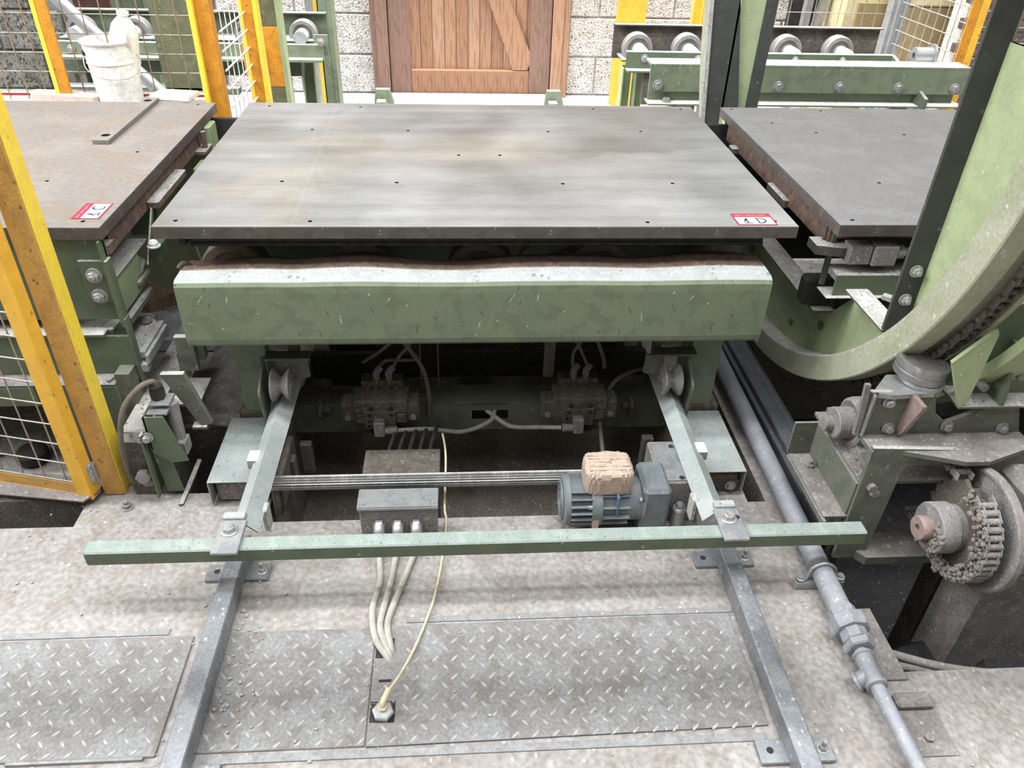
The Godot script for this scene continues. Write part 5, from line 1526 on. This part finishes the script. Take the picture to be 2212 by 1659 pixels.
	# curved chain guard with its gusset
	var h := thing("chain_guard", "pale green curved guard strip with triangular gussets beside the ring chain", "guard", V(1.5, 0.6, 1.75))
	var cc := V(1.4, 1.416, 2.785)
	for i in 26:
		var a0 := PI + 0.30 + i * 0.026
		var a1 := a0 + 0.026
		var r0 := Vector3(0, sin(a0), -cos(a0))
		var r1 := Vector3(0, sin(a1), -cos(a1))
		var e := 1.37
		var lo := 0.03
		var wv := Vector3(0.10, 0, 0)
		m.quad(cc + r0 * e, cc + r1 * e, cc + r1 * e + wv, cc + r0 * e + wv, -(r0 + r1).normalized())
		m.quad(cc + r0 * (e + lo), cc + r1 * (e + lo), cc + r1 * (e + lo) + wv, cc + r0 * (e + lo) + wv, (r0 + r1).normalized())
		m.quad(cc + r0 * e, cc + r1 * e, cc + r1 * (e + lo), cc + r0 * (e + lo), Vector3.LEFT)
	out("strip", h, M.green_l, M.dust)
	m.plate_xy(P2([1.267, 0.686, 1.352, 0.785, 1.36, 0.77, 1.355, 0.555, 1.337, 0.54]), 1.60, 0.012); out("gusset", h, M.green_l)
	m.B(1.337, 1.9, 0.535, 0.545, 1.60, 1.70, 0.002); m.plate_xy(P2([1.36, 0.545, 1.9, 0.545, 1.9, 1.1, 1.36, 0.78]), 1.66, 0.01); out("back_plate", h, M.green_d, M.dust)
	m.plate_dy(P2([1.66, 0.545, 1.60, 0.545, 1.60, 0.57, 1.64, 0.72, 1.66, 0.72]), 1.45, 0.012); out("gusset", h, M.green_d)
	for q: Array in [[1.41, 0.585], [1.5, 0.62]]:
		m.hexbolt(V(q[0], q[1], 1.655), Vector3(0, 0, 1), 0.013, 0.03, false); out("bolt", h, M.dust_b)

func left_machine() -> void:
	var t := thing("table_support", "stepped green machine frame under the rusty 1C table", "machine", V(-1.5, 0, 2.2))
	m.B(-2.9, -1.028, 0.535, 0.80, 2.125, 2.135, 0.001); m.B(-1.034, -1.028, 0.535, 0.80, 2.1, 2.14, 0.001); out("front_plate", t, M.green_d)
	m.B(-1.11, -1.035, 0.60, 0.735, 2.115, 2.125, 0.001); m.B(-1.03, -1.02, 0.52, 0.74, 2.10, 2.135, 0.001); out("splice_plate", t, M.green_d, M.dust)
	for q: Array in [[-1.073, 0.689], [-1.074, 0.622]]:
		m.hexbolt(V(q[0], q[1], 2.115), Vector3(0, 0, 1), 0.0165, 0.013, true, 0.01); out("bolt", t, M.bolt)
	m.B(-2.9, -1.088, 0.49, 0.502, 2.09, 2.23, 0.002); m.B(-1.09, -1.07, 0.482, 0.503, 2.12, 2.23, 0.002); out("flange", t, M.green_d, M.dust)
	m.hexbolt(V(-1.18, 0.502, 2.18), Vector3.UP, 0.016, 0.014, false); out("bolt", t, M.green_p)
	m.B(-2.9, -1.02, 0.33, 0.49, 2.10, 2.11, 0.001); m.B(-1.02, -1.014, 0.3, 0.55, 2.095, 2.13, 0.001); out("lower_web", t, M.green_d)
	m.B(-2.9, -1.075, 0.345, 0.352, 2.04, 2.12, 0.002); m.cyl(V(-1.10, 0.355, 2.05), V(-1.08, 0.355, 2.1), 0.006, 8); out("ledge", t, M.green_d, M.dust_b)
	m.B(-1.32, -1.072, 0.0, 0.345, 2.04, 2.12, 0.004); m.B(-2.9, -1.32, 0.27, 0.345, 2.04, 2.12, 0.004); out("foot_box", t, M.green_d)
	m.plate_dy(P2([2.045, 0.385, 2.045, 0.34, 2.06, 0.0, 2.13, 0.0, 2.13, 0.385]), -1.072, 0.045); out("foot_cheek", t, M.green_g)
	# brackets that stick out to the right of the frame
	m.B(-1.13, -1.062, 0.624, 0.63, 2.19, 2.51, 0.001); out("shelf", t, M.green, M.dust)
	m.plate_xy(P2([-1.13, 0.62, -1.03, 0.62, -1.03, 0.735, -1.13, 0.735]), 2.56, 0.006); m.plate_dy(P2([2.38, 0.595, 2.40, 0.595, 2.54, 0.735, 2.52, 0.735]), -1.03, 0.006)
	out("end_plate", t, M.green_d, M.dust)
	m.B(-1.02, -0.985, 0.595, 0.648, 2.40, 2.47, 0.002); out("stop_block", t, M.green_d)
	m.lathe(V(-1.0, 0.65, 2.40), Vector3.UP, [Vector2(0.021, 0), Vector2(0.021, 0.004), Vector2(0.017, 0.005), Vector2(0.016, 0.014), Vector2(0.01, 0.022), Vector2(0, 0.025)], 24); out("domed_cap", t, M.white)
	m.B(-1.075, -1.068, 0.50, 0.625, 2.19, 2.42, 0.001); out("side_web", t, M.green_l)
	m.plate_xd(P2([-1.085, 2.225, -1.055, 2.22, -1.058, 2.43, -1.08, 2.47, -1.128, 2.47]), 0.484, 0.007); m.B(-1.06, -1.053, 0.465, 0.484, 2.22, 2.43, 0.001); out("lower_shelf", t, M.green, M.dust)
	m.plate_xd(P2([-1.13, 2.47, -1.123, 2.54, -1.083, 2.50, -1.065, 2.42, -1.07, 2.34]), 0.555, 0.008); m.B(-1.07, -1.058, 0.525, 0.54, 2.36, 2.46, 0.001); out("toe_plate", t, M.galv, M.dust)
	m.plate_xd(P2([-1.035, 2.14, -1.02, 2.14, -1.02, 2.33, -1.077, 2.377, -1.10, 2.37, -1.10, 2.2]), 0.405, 0.008); m.B(-1.018, -1.0, 0.39, 0.414, 2.13, 2.33, 0.002); m.B(-1.0, -0.988, 0.375, 0.405, 2.12, 2.32, 0.001); m.B(-1.03, -0.995, 0.35, 0.378, 2.11, 2.14, 0.002)
	out("guide_shelf", t, M.green_p, M.dust)
	m.lathe(V(-1.06, 0.407, 2.33), Vector3.UP, [Vector2(0.0, 0.0), Vector2(0.018, 0), Vector2(0.02, 0.004), Vector2(0.008, 0.01), Vector2(0, 0.01)], 14); out("dirt_lump", t, M.lump)
	m.B(-2.9, -1.0, 0, 0.8, 3.2, 3.3, 0.004); m.B(-1.03, -0.985, 0.25, 0.7, 3.0, 3.3, 0.003); out("rear_leg", t, M.green_l)
	m.B(-2.9, -0.87, 0.17, 0.79, 3.36, 3.38, 0.002); out("added_backdrop", t, M.black)  # added black sheet, darkens the gap by hiding the bright floor beyond
	# sensor rail and bracket beside it
	var s := thing("sensor_bracket", "green proximity sensor bracket on a dusty sloping rail left of the pale cover", "sensor", V(-0.95, 0, 2.0))
	m.B(-1.035, -0.955, 0.262, 0.27, 1.905, 2.62, 0.002); m.B(-1.0, -0.955, 0.235, 0.265, 1.905, 2.62, 0.001); out("rail", s, M.galv, M.dust)
	m.cyl(V(-0.985, 0.235, 1.9), V(-0.985, 0.235, 2.6), 0.0095, 12); m.cyl(V(-0.93, 0.24, 2.16), V(-0.93, 0.24, 2.4), 0.0095, 12); out("rod", s, M.galv)
	m.plate_xy(P2([-0.955, 0.325, -0.895, 0.325, -0.855, 0.155, -0.905, 0.15, -0.955, 0.19]), 1.90, 0.006); m.plate_dy(P2([1.9, 0.325, 1.96, 0.325, 1.96, 0.2, 1.9, 0.2]), -0.957, 0.006); out("sensor_plate", s, M.green_d)
	m.plate_dy(P2([1.88, 0.27, 1.905, 0.27, 1.905, 0.02, 1.88, 0.02]), -0.972, 0.006); m.plate_xy(P2([-0.965, 0.25, -0.92, 0.25, -0.90, 0.02, -0.95, 0.02]), 1.912, 0.006); out("stand_plate", s, M.green_d, M.dust)
	m.B(-0.94, -0.88, 0.345, 0.352, 1.93, 1.99, 0.001); m.B(-0.945, -0.885, 0.325, 0.333, 1.91, 1.99, 0.001); out("top_clip", s, M.galv)
	m.cyl(V(-0.92, 0.352, 1.965), V(-0.92, 0.385, 1.965), 0.022, 6, 0.002); m.cyl(V(-0.92, 0.385, 1.965), V(-0.92, 0.40, 1.965), 0.02, 20); out("cable_gland", s, M.black)
	m.cyl(V(-0.885, 0.2, 1.95), V(-0.885, 0.34, 1.96), 0.02, 20); m.B(-0.90, -0.86, 0.16, 0.21, 1.92, 1.97, 0.003); out("sensor_body", s, M.greydust)
	m.plate_xy(P2([-0.92, 0.405, -0.85, 0.405, -0.80, 0.215, -0.835, 0.21]), 2.01, 0.02); m.B(-0.86, -0.815, 0.2, 0.21, 2.0, 2.03, 0.001); out("back_bracket", s, M.green_g, M.dust)
	m.hexbolt(V(-0.955, 0.255, 1.895), Vector3(0.1, 0, 1), 0.0125, 0.014, true); out("bolt", s, M.bolt)
	m.lathe(V(-1.0, 0.10, 1.90), Vector3(0, 0.2, 1), [Vector2(0.024, 0), Vector2(0.024, 0.018), Vector2(0.021, 0.021), Vector2(0, 0.021)], 6, true); m.cyl(V(-1.0, 0.07, 1.9), V(-1.0, 0.07, 1.92), 0.022, 6); out("lock_nut", s, M.greydust)
	m.B(-1.06, -0.98, 0.0, 0.22, 1.92, 1.98, 0.004); m.B(-0.905, -0.89, 0.0, 0.012, 1.86, 2.08, 0.002); out("base", s, M.grime, M.dust)
	m.B(-0.935, -0.905, 0.27, 0.36, 2.2, 2.212, 0.002); m.B(-0.885, -0.83, 0.365, 0.49, 2.09, 2.11, 0.002); m.B(-0.835, -0.81, 0.39, 0.47, 2.11, 2.15, 0.006); m.B(-0.93, -0.84, 0.255, 0.265, 2.05, 2.2, 0.001); out("rear_bracket", s, M.green_g, M.dust)
	m.hexbolt(V(-0.90, 0.36, 2.19), Vector3(0, 0, 1), 0.018, 0.02, false); out("bolt", s, M.bolt)
	m.tube([V(-0.92, 0.40, 1.965), V(-0.925, 0.415, 1.96), V(-0.955, 0.412, 1.93), V(-1.0, 0.36, 1.90), V(-1.03, 0.26, 1.89), V(-1.045, 0.15, 1.9), V(-1.06, 0.05, 1.93)], 0.0085, 10, 8)
	single("cable", "brown cable looping from the sensor gland down beside the green foot box", "cable", M.cable_b)
	m.tube([V(-0.93, 0.37, 2.33), V(-0.91, 0.43, 2.33), V(-0.875, 0.45, 2.32), V(-0.84, 0.43, 2.30), V(-0.80, 0.36, 2.3)], 0.009, 10, 8)
	single("cable", "grey cable arching between the 1C frame and the front beam's left end", "cable", M.cable)
	m.plate_xd(P2([-1.02, 2.30, -0.98, 2.29, -0.86, 2.26, -0.72, 2.24, -0.72, 2.85, -1.02, 2.85]), 0.012, 0.008)
	single("floor_sheet", "bent dusty sheet metal lying on the floor left of the front left leg", "sheet", M.dust_b)

func gate() -> void:
	# hinge post and mesh gate on the near left
	var t := thing("gate_post", "yellow square guard post with scuffed base, standing near the left edge", "post", V(-1.12, 0, 1.955))
	m.B(-1.156, -1.092, 0.0, 1.75, 1.92, 1.99, 0.004); out("post", t, M.yellow_w)
	m.B(-1.0925, -1.0905, 0.002, 1.75, 1.923, 1.987, 0.0005); out("lit_side", t, M.yellow_b)  # thin brighter yellow skin, light on this face put into the colour
	for k in 3:
		m.cyl(V(-1.166, 0.075 + k * 0.024, 1.905), V(-1.166, 0.098 + k * 0.024, 1.905), 0.0115, 16)
	m.B(-1.17, -1.15, 0.08, 0.14, 1.905, 1.925, 0.002); out("hinge", t, M.galv)
	var g := thing("mesh_gate", "yellow framed wire mesh gate hinged on the near left post", "gate", V(-1.25, 0, 1.95))
	# the gate swings back to the left: local x runs along it
	var ax := Vector3(-0.97, 0, -0.24).normalized()
	var hp := V(-1.195, 0, 1.885)
	var bs := Basis(-ax, Vector3.UP, (-ax).cross(Vector3.UP))
	m.x = Transform3D(bs, hp)
	m.box(Vector3(0.0, 0.87, 0.0), Vector3(0.05, 1.70, 0.004), 0.001)
	m.box(Vector3(0.023, 0.87, -0.02), Vector3(0.004, 1.70, 0.04), 0.001)
	out("stile", g, M.yellow)
	m.x = Transform3D(bs, hp)
	m.box(Vector3(-0.6, 0.055, -0.003), Vector3(1.2, 0.045, 0.004), 0.001)
	m.box(Vector3(-0.6, 0.035, -0.02), Vector3(1.2, 0.004, 0.04), 0.001)
	out("bottom_rail", g, M.yellow_w)
	m.x = Transform3D(bs, hp)
	for i in 14:
		m.tube([Vector3(-0.055 - i * 0.075, 0.04, -0.008), Vector3(-0.055 - i * 0.075, 1.7, -0.008)], 0.0026, 6, 1)
	for i in 22:
		m.tube([Vector3(0.0, 0.082 + i * 0.076, -0.004), Vector3(-1.2, 0.082 + i * 0.076, -0.004)], 0.0026, 6, 1)
	m.x = Transform3D.IDENTITY
	out("wire_mesh", g, M.wire)
	m.plate_xd(P2([-4.0, 2.3, -1.19, 1.855, -1.16, 1.90, -1.16, 1.96, -4.0, 2.42]), 0.035, 0.006)
	single("threshold_plate", "dirt-covered steel threshold plate under the near left mesh gate", "plate", M.rust, M.dust_b)
	m.cyl(V(-1.45, 0.004, 2.1), V(-1.45, 0.05, 2.1), 0.05, 24, 0.008)
	single("cup", "dark round cup on the floor behind the mesh gate", "cup", M.black)
	m.x = Transform3D(Basis(Vector3.UP, 0.6), V(-1.58, 0.012, 2.12)); m.box(Vector3.ZERO, Vector3(0.035, 0.012, 0.015), 0.004); m.x = Transform3D.IDENTITY
	single("red_chip", "small orange-red chip on the floor behind the mesh gate", "chip", M.pinkrust)

func pipes() -> void:
	var t := thing("conduit_pipe", "long grey pipe with unions running along the right floor edge to the camera", "pipe", V(1.03, 0, 1.5))
	m.cyl(V(1.05, 0.055, 2.66), V(1.029, 0.055, 1.33), 0.031, 28); out("pipe", t, M.pipe)
	m.lathe(V(1.030, 0.055, 1.335), Vector3(0, 0, 1), [Vector2(0.031, 0), Vector2(0.037, 0.004), Vector2(0.038, 0.035)], 8, true, 0.4); m.lathe(V(1.030, 0.055, 1.30), Vector3(0, 0, 1), [Vector2(0.038, 0), Vector2(0.05, 0.002), Vector2(0.052, 0.006), Vector2(0.052, 0.038), Vector2(0.048, 0.044), Vector2(0.03, 0.044)], 8, true, 0.2)
	m.lathe(V(1.030, 0.055, 1.257), Vector3(0, 0, 1), [Vector2(0.036, 0), Vector2(0.036, 0.03), Vector2(0.03, 0.034)], 8, true); m.lathe(V(1.030, 0.055, 1.223), Vector3(0, 0, 1), [Vector2(0.02, 0), Vector2(0.041, 0.002), Vector2(0.041, 0.018), Vector2(0.036, 0.022), Vector2(0.018, 0.022)], 6, true, 0.3)
	out("union", t, M.pipe)
	m.cyl(V(1.03, 0.052, 1.21), V(1.03, 0.05, 1.17), 0.018, 20); m.cyl(V(1.03, 0.05, 1.187), V(1.027, 0.05, 1.10), 0.0225, 24)
	m.lathe(V(1.03, 0.05, 1.195), Vector3(0, 0, 1), [Vector2(0.02, 0), Vector2(0.0265, 0.003), Vector2(0.0265, 0.009), Vector2(0.022, 0.012)], 24); m.lathe(V(1.027, 0.05, 1.108), Vector3(0, 0, 1), [Vector2(0.022, 0), Vector2(0.028, 0.003), Vector2(0.028, 0.010), Vector2(0.02, 0.013)], 24)
	m.cyl(V(1.03, 0.048, 1.135), V(0.995, 0.022, 1.132), 0.021, 20); m.lathe(V(1.002, 0.028, 1.132), Vector3(-0.8, -0.55, 0), [Vector2(0.021, 0), Vector2(0.026, 0.002), Vector2(0.026, 0.010), Vector2(0.0, 0.011)], 22)
	out("tee", t, M.pipe)
	m.cyl(V(1.027, 0.05, 1.10), V(1.03, 0.05, 0.6), 0.0185, 24); out("pipe", t, M.pipe)
	m.tube([V(0.965, 0.03, 1.46), V(0.985, 0.04, 1.46), V(0.998, 0.075, 1.465), V(1.03, 0.092, 1.465), V(1.062, 0.075, 1.465), V(1.075, 0.045, 1.465), V(1.092, 0.04, 1.465)], 0.0055, 8, 6)
	for x: float in [0.97, 1.088]:
		m.hexbolt(V(x, 0.038, 1.462), Vector3.UP, 0.0095, 0.008, true)
	m.B(0.955, 1.1, 0.0, 0.03, 1.45, 1.475, 0.003)
	out("clamp", t, M.galv)
	# dark rail with rounded top next to it, over the pit
	m.B(1.135, 1.185, -0.02, 0.05, 1.62, 3.3, 0.004); m.B(1.12, 1.14, -0.03, 0.02, 1.62, 3.3, 0.003); m.B(1.10, 1.22, -0.8, -0.02, 2.2, 2.25, 0.003)
	m.lathe(V(1.205, 0.02, 1.66), Vector3(0, 0, -1), [Vector2(0, 0), Vector2(0.024, 0), Vector2(0.026, 0.002), Vector2(0.026, 1.64)], 20)
	single("pit_rail", "dark dusty double rail running over the pit beside the grey pipe", "rail", M.rail_d)
	m.B(1.07, 1.145, -0.012, 0.008, 1.144, 1.372, 0.002)
	single("cover_strip", "flat steel strip lying at the pit edge beside the pipe union", "plate", M.dust_b)
	t = thing("floor_plate", "thin steel floor plate with one hexagon bolt by the pit's near corner", "floor plate", V(1.13, 0, 1.0))
	m.B(1.055, 1.172, -0.01, 0.004, 0.94, 1.056, 0.001); out("plate", t, M.dust_b)
	m.hexbolt(V(1.118, 0.004, 0.985), Vector3.UP, 0.013, 0.008, false); out("bolt", t, M.dust_b)
	m.B(1.075, 1.172, 0.0, 0.022, 1.06, 1.10, 0.006)
	single("brick_piece", "dusty flat bar on the floor at the near end of the cover strip", "bar", M.dust_b)
	# unseen overhead beam, added and sized to shade a band of the near floor plates
	m.B(-5.0, 6.0, 1.84, 1.96, 1.36, 1.48, 0.004)
	struct("added_beam_2", M.green)

func bits() -> void:
	# chips and crumbs on the floor: nobody could count them
	for i in 900:
		var x := rng.randf_range(-1.5, 1.3)
		var d := rng.randf_range(0.85, 1.9)
		if i % 3 == 0:
			x = rng.randfn(-0.62, 0.05)
			d = rng.randf_range(0.9, 1.7)
		if x > 1.06 and d > 1.14 or (d > 1.76 and x > -0.65):
			continue
		var s := 0.0018 + pow(rng.randf(), 3.0) * 0.006
		m.box(V(x, 0.001 + s * 0.25 + (0.006 if d > 1.02 and d < 1.36 and x > -0.66 and x < 0.73 else 0.0), d), Vector3(s, s * 0.5, s * rng.randf_range(0.6, 1.5)), s * 0.15, Basis(Vector3.UP, rng.randf() * 3.0))
	single("debris", "pale chips and crumbs scattered over the near floor", "debris", M.dust_w).set_meta("kind", "stuff")
	# floor anchor by the gate post
	m.hexbolt(V(-1.065, 0.0, 1.86), Vector3.UP, 0.014, 0.012, true, 0.012)
	single("anchor_bolt", "dirty floor anchor bolt in front of the gate post foot", "bolt", M.greydust)
	m.cyl(V(-1.02, 0.0, 1.96), V(-1.022, 0.05, 1.96), 0.008, 10)
	single("anchor_stud", "short stud standing on the floor right of the gate post", "stud", M.greydust)
	# rubbish heap seen between the 1C table and the centre table
	for k in 5:
		var a := []
		m.lathe(V(-1.45 + k * 0.11, 0.0, 3.3 + 0.07 * (k % 3)), Vector3(0.1 * (k % 2), 1, 0.15), [Vector2(0.2, 0.0), Vector2(0.18, 0.07 + 0.02 * k), Vector2(0.11, 0.13), Vector2(0.04, 0.15), Vector2(0, 0.15)], 9 + k, true, k * 0.7)
	single("brown_sacking", "crumpled brown sacking on the floor between the 1C table and the centre table", "sacking", M.rag)
	m.lathe(V(-1.15, 0.0, 3.12), Vector3(0.3, 1, 0.2), [Vector2(0.09, 0), Vector2(0.1, 0.05), Vector2(0.06, 0.09), Vector2(0, 0.1)], 8, true)
	single("white_bundle", "small white bundle on the sunlit floor beside the brown sacking", "bundle", M.paper)
	m.tube([V(-1.18, 0.55, 3.2), V(-1.12, 0.35, 3.1), V(-1.08, 0.2, 3.05)], 0.006, 8, 6)
	single("cable", "pale cable hanging down beside the white bundle", "cable", M.cable)
	m.tube([V(-1.14, 0.55, 3.15), V(-1.06, 0.35, 3.05), V(-1.02, 0.18, 2.95), V(-1.04, 0.03, 2.85), V(-1.2, 0.02, 2.7)], 0.006, 8, 6)
	single("cable", "dark cable curling over the bright floor left of the front beam", "cable", M.cable_b)
	m.B(-1.75, -1.0, 0.0, 0.07, 2.78, 3.0, 0.01)
	single("concrete_kerb", "pale concrete kerb on the floor behind the 1C frame brackets", "kerb", M.floor_b)
	# dust bank in the right pit
	for k in 9:
		m.lathe(V(1.35 + k * 0.13, -0.8, 1.3 + 0.05 * (k % 3)), Vector3.UP, [Vector2(0.4, 0.0), Vector2(0.3, 0.2), Vector2(0.16, 0.42 + 0.03 * (k % 4)), Vector2(0, 0.48)], 14)
	single("dust_bank", "dark heaped dust bank in the bottom of the right pit", "dust heap", M.pit_dark)
	for k in 4:
		m.tube([V(1.15, -0.03 - k * 0.02, 1.25 - k * 0.02), V(1.35, -0.05 - k * 0.015, 1.20), V(1.7, -0.08, 1.19), V(2.3, -0.09, 1.2)], 0.012, 8, 5)
		single("cable", ["topmost", "second", "third", "lowest"][k] + " dusty pipe along the near wall of the right pit", "pipe", M.dust_b)
